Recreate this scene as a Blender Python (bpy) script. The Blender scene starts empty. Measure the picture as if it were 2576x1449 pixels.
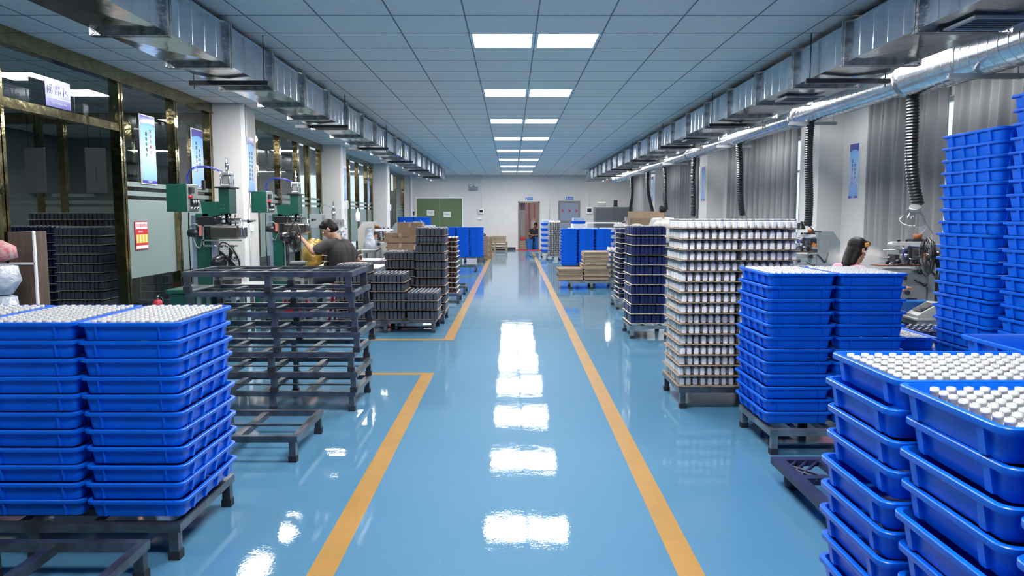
import bpy, bmesh, math, random
from mathutils import Matrix, Vector
random.seed(7)
PI = math.pi
SC = bpy.context.scene
COL = SC.collection
# ------------------------------------------------------------------ camera, world, exposure
cam_d = bpy.data.cameras.new('camera')
cam = bpy.data.objects.new('camera', cam_d)
COL.objects.link(cam)
cam.location = (0, 0, 1.4)
cam.rotation_euler = (math.radians(90 - 5.545), 0, -math.atan(2 / 1880))
cam_d.sensor_width = 36
cam_d.lens = 1880 / 2576 * 36
cam_d.clip_end = 200
SC.camera = cam
SC.view_settings.view_transform = 'Standard'
SC.view_settings.look = 'None'
SC.view_settings.gamma = 1
SC.view_settings.use_curve_mapping = False
SC.view_settings.exposure = 0.15
LAMP = 53.0            # radiance of the ceiling panels
W = bpy.data.worlds.new('world')
SC.world = W
W.use_nodes = True
W.node_tree.nodes['Background'].inputs[0].default_value = (0.80, 0.90, 1.0, 1)
W.node_tree.nodes['Background'].inputs[1].default_value = 1.6
SC.cycles.max_bounces = 7
SC.cycles.diffuse_bounces = 4
SC.cycles.glossy_bounces = 3
SC.cycles.transmission_bounces = 4
SC.cycles.transparent_max_bounces = 12
SC.cycles.sample_clamp_indirect = 6
SC.cycles.caustics_reflective = False
SC.cycles.caustics_refractive = False
SC.cycles.use_denoising = True

# ------------------------------------------------------------------ materials
def mat(name, col, rough=0.5, metal=0.0, noise=0.0, nscale=20, bump=0.0, bscale=60, coat=0.0, emit=0.0,
        trans=0.0, spec=0.5, col2=None, stretch=None, bdist=0.01, coords='Object'):
    m = bpy.data.materials.new(name)
    m.use_nodes = True
    nt = m.node_tree
    b = nt.nodes['Principled BSDF']
    b.inputs['Base Color'].default_value = (*col, 1)
    b.inputs['Roughness'].default_value = rough
    b.inputs['Metallic'].default_value = metal
    b.inputs['Coat Weight'].default_value = coat
    b.inputs['Coat Roughness'].default_value = 0.08
    b.inputs['Specular IOR Level'].default_value = spec
    if emit:
        b.inputs['Emission Color'].default_value = (*col, 1)
        b.inputs['Emission Strength'].default_value = emit
    if trans:
        b.inputs['Transmission Weight'].default_value = trans
    tc = nt.nodes.new('ShaderNodeTexCoord')
    src = tc.outputs[coords]
    if stretch:
        mp = nt.nodes.new('ShaderNodeMapping')
        mp.inputs['Scale'].default_value = stretch
        nt.links.new(src, mp.inputs[0])
        src = mp.outputs[0]
    if noise or col2:
        n = nt.nodes.new('ShaderNodeTexNoise')
        n.inputs['Scale'].default_value = nscale
        n.inputs['Detail'].default_value = 4
        nt.links.new(src, n.inputs['Vector'])
        mx = nt.nodes.new('ShaderNodeMix')
        mx.data_type = 'RGBA'
        c2 = col2 or tuple(max(0, c * (1 - noise)) for c in col)
        mx.inputs['A'].default_value = (*col, 1)
        mx.inputs['B'].default_value = (*c2, 1)
        r = nt.nodes.new('ShaderNodeMapRange')
        r.inputs['From Min'].default_value = 0.35
        r.inputs['From Max'].default_value = 0.65
        nt.links.new(n.outputs['Fac'], r.inputs['Value'])
        nt.links.new(r.outputs[0], mx.inputs['Factor'])
        nt.links.new(mx.outputs['Result'], b.inputs['Base Color'])
    if bump:
        n2 = nt.nodes.new('ShaderNodeTexNoise')
        n2.inputs['Scale'].default_value = bscale
        n2.inputs['Detail'].default_value = 3
        nt.links.new(src, n2.inputs['Vector'])
        bp = nt.nodes.new('ShaderNodeBump')
        bp.inputs['Strength'].default_value = bump
        bp.inputs['Distance'].default_value = bdist
        nt.links.new(n2.outputs['Fac'], bp.inputs['Height'])
        nt.links.new(bp.outputs[0], b.inputs['Normal'])
        if coat:
            nt.links.new(bp.outputs[0], b.inputs['Coat Normal'])
    return m

def glass_mat(name, tint, rough=0.0, fac=None):
    # thin pane: clear pass-through plus fresnel reflection
    m = bpy.data.materials.new(name)
    m.use_nodes = True
    nt = m.node_tree
    nt.nodes.clear()
    out = nt.nodes.new('ShaderNodeOutputMaterial')
    tr = nt.nodes.new('ShaderNodeBsdfTransparent')
    tr.inputs[0].default_value = (*tint, 1)
    gl = nt.nodes.new('ShaderNodeBsdfGlossy')
    gl.inputs['Roughness'].default_value = rough
    fr = nt.nodes.new('ShaderNodeFresnel')
    fr.inputs[0].default_value = 1.6
    mx = nt.nodes.new('ShaderNodeMixShader')
    ge = nt.nodes.new('ShaderNodeNewGeometry')
    inv = nt.nodes.new('ShaderNodeMath'); inv.operation = 'SUBTRACT'; inv.inputs[0].default_value = 1
    mu = nt.nodes.new('ShaderNodeMath'); mu.operation = 'MULTIPLY'
    nt.links.new(ge.outputs['Backfacing'], inv.inputs[1])
    nt.links.new(fr.outputs[0], mu.inputs[0]); nt.links.new(inv.outputs[0], mu.inputs[1])
    nt.links.new(mu.outputs[0], mx.inputs[0])
    nt.links.new(tr.outputs[0], mx.inputs[1])
    nt.links.new(gl.outputs[0], mx.inputs[2])
    nt.links.new(mx.outputs[0], out.inputs[0])
    return m

def frost_mat(name, col, through=0.25):
    m = bpy.data.materials.new(name)
    m.use_nodes = True
    nt = m.node_tree
    nt.nodes.clear()
    out = nt.nodes.new('ShaderNodeOutputMaterial')
    d = nt.nodes.new('ShaderNodeBsdfDiffuse')
    d.inputs[0].default_value = (*col, 1)
    t = nt.nodes.new('ShaderNodeBsdfTranslucent')
    t.inputs[0].default_value = (*col, 1)
    a = nt.nodes.new('ShaderNodeMixShader')
    a.inputs[0].default_value = through
    g = nt.nodes.new('ShaderNodeBsdfGlossy')
    g.inputs['Roughness'].default_value = 0.35
    b = nt.nodes.new('ShaderNodeMixShader')
    b.inputs[0].default_value = 0.06
    nt.links.new(d.outputs[0], a.inputs[1])
    nt.links.new(t.outputs[0], a.inputs[2])
    nt.links.new(a.outputs[0], b.inputs[1])
    nt.links.new(g.outputs[0], b.inputs[2])
    nt.links.new(b.outputs[0], out.inputs[0])
    return m

def floor_mat():
    m = bpy.data.materials.new('epoxy_floor')
    m.use_nodes = True
    nt = m.node_tree
    b = nt.nodes['Principled BSDF']
    tc = nt.nodes.new('ShaderNodeTexCoord')
    n = nt.nodes.new('ShaderNodeTexNoise')
    n.inputs['Scale'].default_value = 1.3
    n.inputs['Detail'].default_value = 6
    nt.links.new(tc.outputs['Object'], n.inputs['Vector'])
    mx = nt.nodes.new('ShaderNodeMix')
    mx.data_type = 'RGBA'
    mx.inputs['A'].default_value = (0.062, 0.205, 0.345, 1)
    mx.inputs['B'].default_value = (0.085, 0.230, 0.375, 1)
    nt.links.new(n.outputs['Fac'], mx.inputs['Factor'])
    # faint scuffs
    s = nt.nodes.new('ShaderNodeTexNoise')
    s.inputs['Scale'].default_value = 9
    s.inputs['Detail'].default_value = 8
    s.inputs['Roughness'].default_value = 0.7
    mp = nt.nodes.new('ShaderNodeMapping')
    mp.inputs['Scale'].default_value = (1, 0.35, 1)
    mp.inputs['Rotation'].default_value = (0, 0, 0.5)
    nt.links.new(tc.outputs['Object'], mp.inputs[0])
    nt.links.new(mp.outputs[0], s.inputs['Vector'])
    rr = nt.nodes.new('ShaderNodeMapRange')
    rr.inputs['From Min'].default_value = 0.66
    rr.inputs['From Max'].default_value = 0.78
    rr.inputs['To Max'].default_value = 0.35
    nt.links.new(s.outputs['Fac'], rr.inputs['Value'])
    m2 = nt.nodes.new('ShaderNodeMix')
    m2.data_type = 'RGBA'
    m2.inputs['B'].default_value = (0.30, 0.42, 0.5, 1)
    nt.links.new(rr.outputs[0], m2.inputs['Factor'])
    nt.links.new(mx.outputs['Result'], m2.inputs['A'])
    nt.links.new(m2.outputs['Result'], b.inputs['Base Color'])
    b.inputs['Roughness'].default_value = 0.6
    b.inputs['Specular IOR Level'].default_value = 0.1
    b.inputs['Coat Weight'].default_value = 1.0
    b.inputs['Coat Roughness'].default_value = 0.02
    b.inputs['Coat IOR'].default_value = 1.48
    w1 = nt.nodes.new('ShaderNodeTexNoise')
    w1.inputs['Scale'].default_value = 5
    w1.inputs['Detail'].default_value = 2
    w2 = nt.nodes.new('ShaderNodeTexNoise')
    w2.inputs['Scale'].default_value = 80
    w2.inputs['Detail'].default_value = 3
    for w in (w1, w2):
        nt.links.new(tc.outputs['Object'], w.inputs['Vector'])
    b1 = nt.nodes.new('ShaderNodeBump')
    b1.inputs['Strength'].default_value = 0.5
    b1.inputs['Distance'].default_value = 0.0017
    b2 = nt.nodes.new('ShaderNodeBump')
    b2.inputs['Strength'].default_value = 0.5
    b2.inputs['Distance'].default_value = 0.00026
    nt.links.new(w1.outputs['Fac'], b1.inputs['Height'])
    nt.links.new(w2.outputs['Fac'], b2.inputs['Height'])
    nt.links.new(b1.outputs[0], b2.inputs['Normal'])
    nt.links.new(b2.outputs[0], b.inputs['Coat Normal'])
    return m

M = {}
M['floor'] = floor_mat()
M['paint'] = mat('yellow_paint', (0.42, 0.215, 0.03), 0.45, coat=0.6, noise=0.10, nscale=5)
M['tile'] = mat('ceiling_tile', (0.92, 0.80, 0.72), 0.8, bump=0.25, bscale=260, bdist=0.002)
M['grid'] = mat('grid_metal', (0.10, 0.12, 0.14), 0.5)
M['slab'] = mat('slab', (0.06, 0.07, 0.08), 0.9)
M['wall'] = mat('wall_paint', (0.68, 0.66, 0.64), 0.75, noise=0.04, nscale=3, bump=0.08, bscale=90)
M['white'] = mat('white_trim', (0.85, 0.85, 0.85), 0.45)
M['lamp'] = mat('lamp_diffuser', (1.0, 0.98, 0.96), 0.5, emit=LAMP)
M['lampdim'] = mat('lamp_diffuser_dim', (1.0, 0.98, 0.96), 0.5, emit=14)  # weaker glow for the panels added to brighten the storeroom
M['brass'] = mat('brass_steel', (0.40, 0.33, 0.17), 0.09, metal=1, noise=0.35, nscale=9, bump=0.3, bscale=7, bdist=0.012)
M['galv'] = mat('galvanised', (0.66, 0.72, 0.80), 0.19, metal=1, noise=0.22, nscale=5, bump=0.45, bscale=6, bdist=0.01)
M['galvb'] = mat('galvanised_under', (0.60, 0.63, 0.66), 0.15, metal=1, noise=0.3, nscale=3, bump=0.4, bscale=4, bdist=0.012)
M['pipe'] = mat('spiral_pipe', (0.78, 0.81, 0.85), 0.2, metal=1, noise=0.25, nscale=7, bump=0.25, bscale=6, bdist=0.003)
M['flange'] = mat('flange_steel', (0.46, 0.49, 0.52), 0.25, metal=1, noise=0.5, nscale=14, bump=0.5, bscale=25)
M['foil'] = mat('foil', (0.9, 0.9, 0.9), 0.25, metal=0.9, bump=1.0, bscale=22, bdist=0.03)
M['hose'] = mat('hose_black', (0.018, 0.019, 0.024), 0.38, spec=0.5)
M['hose2'] = mat('hose_wire', (0.25, 0.26, 0.28), 0.3)
M['blue'] = mat('blue_plastic', (0.001, 0.135, 0.78), 0.34, noise=0.10, nscale=6, bump=0.05, bscale=120, spec=0.38)
M['bluebin'] = mat('blue_bin', (0.01, 0.12, 0.42), 0.45)
M['navyp'] = mat('dark_blue_pallet', (0.02, 0.028, 0.09), 0.5, noise=0.4, nscale=12, bump=0.2)
M['steel'] = mat('mill_steel', (0.155, 0.185, 0.225), 0.33, metal=0.75, noise=0.45, nscale=9, bump=0.2, bscale=40, col2=(0.085, 0.09, 0.10))
M['steel2'] = mat('bright_steel', (0.42, 0.45, 0.47), 0.33, metal=0.8, noise=0.35, nscale=9)
M['rubber'] = mat('black_rubber', (0.012, 0.014, 0.022), 0.6)
M['board'] = mat('plywood', (0.30, 0.215, 0.15), 0.7, noise=0.35, nscale=18, stretch=(1, 6, 8))
M['boardl'] = mat('pale_board', (0.60, 0.52, 0.42), 0.7, noise=0.25, nscale=18)
M['wbot'] = mat('white_glaze', (0.86, 0.88, 0.90), 0.25, coat=0.5)
M['neck'] = mat('clear_neck', (0.90, 0.92, 0.94), 0.12, trans=0.3, spec=0.6)
M['clear'] = mat('clear_glass', (0.96, 0.97, 0.98), 0.12, trans=0.10, spec=0.7, coat=0.7)
M['clearneck'] = mat('clear_glass_neck', (0.97, 0.98, 0.99), 0.12, trans=0.32, spec=0.8, coat=0.7)
M['navy'] = mat('navy_glaze', (0.006, 0.012, 0.070), 0.3, coat=0.2)
M['navyd'] = mat('navy_glaze_deep', (0.006, 0.012, 0.055), 0.35)
M['grey'] = mat('slate_glaze', (0.050, 0.058, 0.080), 0.35, coat=0.15)
M['capg'] = mat('neck_grey', (0.45, 0.47, 0.5), 0.2, trans=0.3)
M['brown'] = mat('brown_glaze', (0.035, 0.014, 0.012), 0.25, coat=0.4)
M['capw'] = mat('pale_cap', (0.75, 0.72, 0.68), 0.3)
M['black'] = mat('black_plastic', (0.012, 0.013, 0.016), 0.3)
M['dark'] = mat('dark_metal', (0.05, 0.052, 0.058), 0.35, metal=0.5)
M['chrome'] = mat('chrome', (0.75, 0.76, 0.78), 0.16, metal=1)
M['alu'] = mat('aluminium', (0.55, 0.57, 0.58), 0.32, metal=0.85)
M['mgreen'] = mat('machine_green', (0.006, 0.085, 0.060), 0.35, noise=0.15, nscale=6)
M['mgrey'] = mat('machine_grey', (0.30, 0.34, 0.36), 0.4, noise=0.12, nscale=5)
M['mbeige'] = mat('machine_beige', (0.50, 0.50, 0.46), 0.45, noise=0.1, nscale=5)
M['mblue'] = mat('machine_blue', (0.01, 0.10, 0.36), 0.4)
M['panel'] = mat('panel_grey', (0.42, 0.43, 0.43), 0.4, noise=0.15, nscale=30)
M['red'] = mat('red_plastic', (0.55, 0.02, 0.04), 0.35)
M['pinkred'] = mat('faded_red', (0.62, 0.18, 0.16), 0.4)
M['orange'] = mat('copper_orange', (0.62, 0.20, 0.06), 0.4, noise=0.4, nscale=25)
M['copper'] = mat('inked_wood', (0.36, 0.17, 0.10), 0.45, noise=0.4, nscale=20)
M['tank'] = mat('steel_tank', (0.20, 0.18, 0.165), 0.22, metal=0.9, noise=0.3, nscale=3)
M['tubeb'] = mat('blue_hose', (0.01, 0.03, 0.35), 0.3)
M['tubeg'] = mat('green_hose', (0.10, 0.35, 0.30), 0.3)
M['gold'] = mat('gold_film', (0.50, 0.32, 0.07), 0.32, metal=0.4, bump=0.8, bscale=9, bdist=0.03)
M['curtain'] = mat('grey_curtain', (0.26, 0.265, 0.285), 0.85)
M['poster'] = None
M['green'] = mat('lift_door_green', (0.105, 0.165, 0.075), 0.5, noise=0.06, nscale=2)
M['sign'] = mat('sign_blue', (0.01, 0.16, 0.55), 0.4)
M['signn'] = mat('sign_indigo', (0.05, 0.05, 0.36), 0.2, coat=0.6)
M['ink'] = mat('ink_black', (0.01, 0.01, 0.015), 0.5)
M['inkr'] = mat('ink_red', (0.65, 0.03, 0.06), 0.5)
M['inkw'] = mat('ink_white', (0.85, 0.87, 0.92), 0.5)
M['paper'] = mat('paper', (0.78, 0.78, 0.77), 0.6)
M['yellow'] = mat('yellow_print', (0.75, 0.58, 0.08), 0.5)
M['card'] = mat('cardboard', (0.25, 0.175, 0.115), 0.8, noise=0.12, nscale=12)
M['cardl'] = mat('cardboard_pale', (0.40, 0.30, 0.21), 0.8, noise=0.12, nscale=12)
M['wood'] = mat('wood_old', (0.33, 0.25, 0.17), 0.8, noise=0.3, nscale=12)
M['woodp'] = mat('wood_grain_panel', (0.13, 0.085, 0.065), 0.6, noise=0.4, nscale=6, stretch=(5, 5, 0.6))
M['wrap'] = mat('plastic_wrap', (0.62, 0.68, 0.80), 0.18, trans=0.25, bump=1.0, bscale=9, bdist=0.05, coat=0.5)
M['floral'] = mat('printed_sack', (0.55, 0.45, 0.42), 0.5, nscale=22, col2=(0.5, 0.05, 0.10))
M['table'] = mat('table_cream', (0.78, 0.72, 0.55), 0.5)
M['skin'] = mat('skin', (0.52, 0.29, 0.20), 0.5)
M['skind'] = mat('skin_tan', (0.34, 0.18, 0.12), 0.5)
M['hair'] = mat('black_hair', (0.006, 0.005, 0.006), 0.5, bump=0.25, bscale=120, stretch=(1, 1, 0.15), spec=0.25)
M['shirtk'] = mat('charcoal_shirt', (0.045, 0.043, 0.045), 0.85, noise=0.2, nscale=8, bump=0.3, bscale=14)
M['shirtw'] = mat('offwhite_shirt', (0.62, 0.60, 0.57), 0.8, noise=0.1, nscale=8, bump=0.3, bscale=14)
M['shirtp'] = mat('pink_shirt', (0.72, 0.30, 0.42), 0.8, bump=0.3, bscale=14)
M['trouser'] = mat('dark_trousers', (0.03, 0.035, 0.05), 0.85)
M['pink'] = mat('pale_pink_drum', (0.56, 0.32, 0.26), 0.5)
M['wc'] = mat('pink_wall_tile', (0.70, 0.50, 0.48), 0.4)
M['glove'] = mat('crumpled_cloth', (0.45, 0.44, 0.42), 0.9, bump=0.8, bscale=20)
M['glass'] = glass_mat('pane_glass', (0.86, 0.90, 0.89))
M['clearp'] = glass_mat('clear_plastic', (0.90, 0.92, 0.92), 0.05)
M['frost'] = frost_mat('frosted_film', (0.27, 0.35, 0.335))
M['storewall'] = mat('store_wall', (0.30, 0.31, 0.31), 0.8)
M['storefloor'] = mat('store_floor', (0.05, 0.08, 0.11), 0.4)
M['shutter'] = mat('blue_grey_sheet', (0.25, 0.30, 0.40), 0.35, metal=0.2)
M['framegrey'] = mat('door_frame_grey', (0.22, 0.22, 0.20), 0.4, metal=0.4)
M['cab'] = mat('dark_grey_cabinet', (0.13, 0.14, 0.15), 0.45)
M['foam'] = mat('white_foam', (0.82, 0.83, 0.84), 0.7)
M['insert'] = mat('pale_insert', (0.45, 0.52, 0.72), 0.4)
M['lilac'] = mat('grey_door', (0.28, 0.27, 0.27), 0.5)

# poster gradient: indigo head, arc, sky blue to pale blue (print)
def poster_mat():
    m = bpy.data.materials.new('poster_print')
    m.use_nodes = True
    nt = m.node_tree
    b = nt.nodes['Principled BSDF']
    tc = nt.nodes.new('ShaderNodeTexCoord')
    sp = nt.nodes.new('ShaderNodeSeparateXYZ')
    nt.links.new(tc.outputs['Generated'], sp.inputs[0])
    r = nt.nodes.new('ShaderNodeValToRGB')
    e = r.color_ramp.elements
    e[0].position = 0.0
    e[0].color = (0.16, 0.36, 0.80, 1)
    e[1].position = 1.0
    e[1].color = (0.10, 0.40, 0.85, 1)
    x = e.new(0.45)
    x.color = (0.45, 0.65, 0.92, 1)
    nt.links.new(sp.outputs[2], r.inputs[0])
    nt.links.new(r.outputs[0], b.inputs['Base Color'])
    b.inputs['Roughness'].default_value = 0.35
    return m
M['poster'] = poster_mat()

# ------------------------------------------------------------------ mesh builder
class MB:
    def __init__(s):
        s.v = []; s.f = []; s.m = []; s.sm = []
        s.T = Matrix.Identity(4)
    def add(s, vs, fs, m=0, smooth=False):
        o = len(s.v)
        T = s.T
        s.v += [tuple(T @ Vector(p)) for p in vs]
        for f in fs:
            s.f.append(tuple(i + o for i in f)); s.m.append(m); s.sm.append(smooth)
        return s
    def box(s, x0, x1, y0, y1, z0, z1, m=0):
        vs = [(x0, y0, z0), (x1, y0, z0), (x1, y1, z0), (x0, y1, z0), (x0, y0, z1), (x1, y0, z1), (x1, y1, z1), (x0, y1, z1)]
        fs = [(0, 3, 2, 1), (4, 5, 6, 7), (0, 1, 5, 4), (1, 2, 6, 5), (2, 3, 7, 6), (3, 0, 4, 7)]
        return s.add(vs, fs, m)
    def loft(s, rings, m=0, smooth=False, cap0=True, cap1=True, mm=None):
        n = len(rings[0])
        vs = [p for r in rings for p in r]
        o = len(s.v)
        s.v += [tuple(s.T @ Vector(p)) for p in vs]
        for k in range(len(rings) - 1):
            mk = mm[k] if mm else m
            for i in range(n):
                j = (i + 1) % n
                s.f.append((o + k * n + i, o + k * n + j, o + (k + 1) * n + j, o + (k + 1) * n + i)); s.m.append(mk); s.sm.append(smooth)
        if cap0:
            s.f.append(tuple(o + i for i in range(n - 1, -1, -1))); s.m.append(mm[0] if mm else m); s.sm.append(False)
        if cap1:
            s.f.append(tuple(o + (len(rings) - 1) * n + i for i in range(n))); s.m.append(mm[-1] if mm else m); s.sm.append(False)
        return s
    def rbox(s, x0, x1, y0, y1, z0, z1, r=0.005, m=0, k=1):
        cx, cy, w, d = (x0 + x1) / 2, (y0 + y1) / 2, x1 - x0, y1 - y0
        return s.loft([rr(cx, cy, w - 2 * r, d - 2 * r, r * .5, z0, k), rr(cx, cy, w, d, r, z0 + r, k), rr(cx, cy, w, d, r, z1 - r, k), rr(cx, cy, w - 2 * r, d - 2 * r, r * .5, z1, k)], m)
    def cyl(s, p0, p1, r0, r1=None, n=12, m=0, smooth=True, caps=True):
        r1 = r0 if r1 is None else r1
        p0, p1 = Vector(p0), Vector(p1)
        a = (p1 - p0).normalized()
        u = a.orthogonal().normalized(); w = a.cross(u)
        ring = lambda p, r: [tuple(p + (u * math.cos(2 * PI * i / n) + w * math.sin(2 * PI * i / n)) * r) for i in range(n)]
        return s.loft([ring(p0, r0), ring(p1, r1)], m, smooth, caps, caps)
    def tube(s, pts, r, n=8, m=0, caps=True, ms=None, smooth=True):
        pts = [Vector(p) for p in pts]
        rs = r if isinstance(r, (list, tuple)) else [r] * len(pts)
        u = None; rings = []
        for i, p in enumerate(pts):
            a = (pts[min(i + 1, len(pts) - 1)] - pts[max(i - 1, 0)]).normalized()
            if u is None: u = a.orthogonal().normalized()
            else: u = (u - a * u.dot(a)).normalized()
            w = a.cross(u)
            rings.append([tuple(p + (u * math.cos(2 * PI * k / n) + w * math.sin(2 * PI * k / n)) * rs[i]) for k in range(n)])
        return s.loft(rings, m, smooth, caps, caps, ms)
    def lathe(s, prof, c=(0, 0, 0), n=16, m=0, caps=True, mm=None):
        rings = [[(c[0] + r * math.cos(2 * PI * i / n), c[1] + r * math.sin(2 * PI * i / n), c[2] + z) for i in range(n)] for r, z in prof]
        return s.loft(rings, m, True, caps, caps, mm)
    def prism(s, poly, a0, a1, axis='y', m=0):
        # poly in (x,z) extruded along y, or (y,z) along x, or (x,y) along z
        f = {'y': lambda p, a: (p[0], a, p[1]), 'x': lambda p, a: (a, p[0], p[1]), 'z': lambda p, a: (p[0], p[1], a)}[axis]
        return s.loft([[f(p, a0) for p in poly], [f(p, a1) for p in poly]], m)
    def build(s, name, mats, parent=None, loc=(0, 0, 0), rz=0, fix=False):
        me = bpy.data.meshes.new(name)
        me.from_pydata(s.v, [], s.f)
        if not isinstance(mats, (list, tuple)): mats = [mats]
        for x in mats: me.materials.append(M[x] if isinstance(x, str) else x)
        me.polygons.foreach_set('material_index', s.m)
        me.polygons.foreach_set('use_smooth', s.sm)
        if fix:
            b = bmesh.new(); b.from_mesh(me); bmesh.ops.recalc_face_normals(b, faces=b.faces); b.to_mesh(me); b.free()
        me.update()
        o = bpy.data.objects.new(name, me)
        COL.objects.link(o)
        o.location = loc; o.rotation_euler = (0, 0, rz)
        if parent: o.parent = parent
        return o

def rr(cx, cy, w, d, r, z, k=3):
    out = []
    for q, (sx, sy) in enumerate(((1, 1), (-1, 1), (-1, -1), (1, -1))):
        ox, oy = cx + sx * (w / 2 - r), cy + sy * (d / 2 - r)
        for i in range(k + 1):
            a = PI / 2 * (q + i / k)
            out.append((ox + r * math.cos(a), oy + r * math.sin(a), z))
    return out

def tag(o, label=None, cat=None, group=None, kind=None):
    if label: o['label'] = label
    if cat: o['category'] = cat
    if group: o['group'] = group
    if kind: o['kind'] = kind
    return o
def empty(name, loc=(0, 0, 0), rz=0):
    o = bpy.data.objects.new(name, None)
    COL.objects.link(o)
    o.location = loc; o.rotation_euler = (0, 0, rz); o.empty_display_size = 0.05
    return o
KIDS = {}
def kids(o):
    return list(o.children)
def copy_tree(o, parent=None):
    c = o.copy(); COL.objects.link(c)
    if parent is not None: c.parent = parent
    for ch in kids(o): copy_tree(ch, c)
    return c
def struct(o):
    o['kind'] = 'structure'; return o
ORD = ['topmost', 'second', 'third', 'fourth', 'fifth', 'sixth', 'seventh', 'eighth', 'ninth', 'tenth', 'eleventh', 'twelfth', 'thirteenth', 'fourteenth', 'fifteenth',
       'sixteenth', 'seventeenth', 'eighteenth', 'nineteenth', 'twentieth', 'twenty-first', 'twenty-second', 'twenty-third', 'twenty-fourth', 'twenty-fifth', 'twenty-sixth']
NTH = ['first'] + ORD[1:]
def text(name, body, size, loc, rot, m, parent, line=1.0, align='CENTER', sx=1.0):
    c = bpy.data.curves.new(name, 'FONT')
    c.body = body; c.size = size; c.align_x = align; c.align_y = 'CENTER'; c.space_line = line
    c.extrude = 0.0006; c.resolution_u = 2
    c.materials.append(M[m])
    t = bpy.data.objects.new(name, c)
    COL.objects.link(t)
    me = bpy.data.meshes.new_from_object(t.evaluated_get(bpy.context.evaluated_depsgraph_get()))
    bpy.data.objects.remove(t)
    o = bpy.data.objects.new(name, me)
    COL.objects.link(o); o.location = loc; o.rotation_euler = rot; o.scale = (sx, 1, 1)
    o.parent = parent
    return o
def merged(name, me, spots, mats, parent=None):
    # many copies of one small mesh joined as a single object; spots = (x,y,z,rz)
    import numpy as np
    nv = len(me.vertices)
    co = np.empty(nv * 3); me.vertices.foreach_get('co', co); co = co.reshape(-1, 3)
    fs = [tuple(p.vertices) for p in me.polygons]; mi = [p.material_index for p in me.polygons]; sm = [p.use_smooth for p in me.polygons]
    V = []; Fc = []
    for k, (x, y, z, a) in enumerate(spots):
        c, s = math.cos(a), math.sin(a)
        V.append(np.stack([co[:, 0] * c - co[:, 1] * s + x, co[:, 0] * s + co[:, 1] * c + y, co[:, 2] + z], 1))
        o = k * nv
        Fc += [tuple(i + o for i in f) for f in fs]
    n = bpy.data.meshes.new(name)
    n.from_pydata(np.concatenate(V).tolist(), [], Fc)
    for x in mats: n.materials.append(M[x])
    n.polygons.foreach_set('material_index', mi * len(spots)); n.polygons.foreach_set('use_smooth', sm * len(spots))
    n.update()
    o = bpy.data.objects.new(name, n); COL.objects.link(o)
    if parent: o.parent = parent
    return o

# ------------------------------------------------------------------ room shell
ZC = 3.03
XL, XR, YB, YF = -4.42, 4.97, 30.75, -3.0
struct(MB().box(-9.6, 5.2, YF - .1, YB + 3.2, -0.1, 0).build('floor', 'floor'))
# yellow aisle lines: flat paint bands standing a hair proud of the floor
def band(name, quad):
    o = MB().add([(x, y, 0.0) for x, y in quad] + [(x, y, 0.0015) for x, y in quad],
                 [(0, 3, 2, 1), (4, 5, 6, 7), (0, 1, 5, 4), (1, 2, 6, 5), (2, 3, 7, 6), (3, 0, 4, 7)]).build(name, 'paint')
    return struct(o)
band('floor_marking_1', [(-.805, -1), (-.697, -1), (-.688, 6.575), (-.795, 6.575)])
band('floor_marking_2', [(-4.0, 6.49), (-.795, 6.49), (-.795, 6.575), (-4.0, 6.575)])
band('floor_marking_3', [(-.764, 8.33), (-.652, 8.33), (-.640, 28.6), (-.750, 28.6)])
band('floor_marking_4', [(-4.0, 8.33), (-.764, 8.33), (-.764, 8.42), (-4.0, 8.42)])
band('floor_marking_5', [(.635, -1), (.74, -1), (.875, 28.6), (.765, 28.6)])
# ceiling: slab, grid of tiles (each near tile its own part)
ceil = struct(MB().box(-9.6, 5.2, YF - .1, YB + .2, ZC + .03, ZC + .13).build('ceiling', 'slab'))
TX0, TY0 = .22, 6.9
lights = []
for i in range(-2, 9):
    y = 7.17 + 3 * (i - 0) - 0.27
    if y > YF and y < 30: lights.append(y)
light_cells = {}
for y in lights:
    j = round((y - TY0) / .6)
    for ci in (-1, 0, -6, 5): light_cells[(ci, j)] = 1
EXTRA = [(-6, 3), (5, 1), (5, 11), (-13, -1), (-13, 5), (-13, 9), (-10, 12)]  # curtain-side and storeroom panels are added to brighten those areas
for c_ in EXTRA: light_cells[c_] = 1
tile_me = MB().box(0.005, .595, 0.005, .595, 0, .012)
tile0 = tile_me.build('ceiling_tile', 'tile', ceil, (0, 0, ZC))
first = True
rest = []
for j in range(-17, 40):
    for ci in range(-16, 8):
        x, y = TX0 + ci * .6, TY0 + j * .6
        if (ci, j) in light_cells or y + .6 > YB + .15: continue
        near = (ci >= -8) and 3.2 < y < 14.4 and not (y < 5 and abs(x) > 3.0)
        if near and abs(x + .3) < .75 * y * .8 + .6:
            o = tile0 if first else tile0.copy()
            if not first: COL.objects.link(o)
            first = False
            o.location = (x, y, ZC)
        else: rest.append((x, y, ZC, 0))
r_ = merged('ceiling_tiles', tile0.data, rest, ['tile'], ceil); r_['kind'] = 'stuff'
g = MB()
for ci in range(-16, 9): g.box(TX0 + ci * .6 - .006, TX0 + ci * .6 + .006, YF, YB, ZC - .0015, ZC + .03)
for j in range(-17, 41):
    if TY0 + j * .6 < YB - .02: g.box(-9.5, 5.1, TY0 + j * .6 - .0065, TY0 + j * .6 + .0065, ZC - .001, ZC + .03)
g.build('ceiling_grid', 'grid', ceil)
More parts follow.
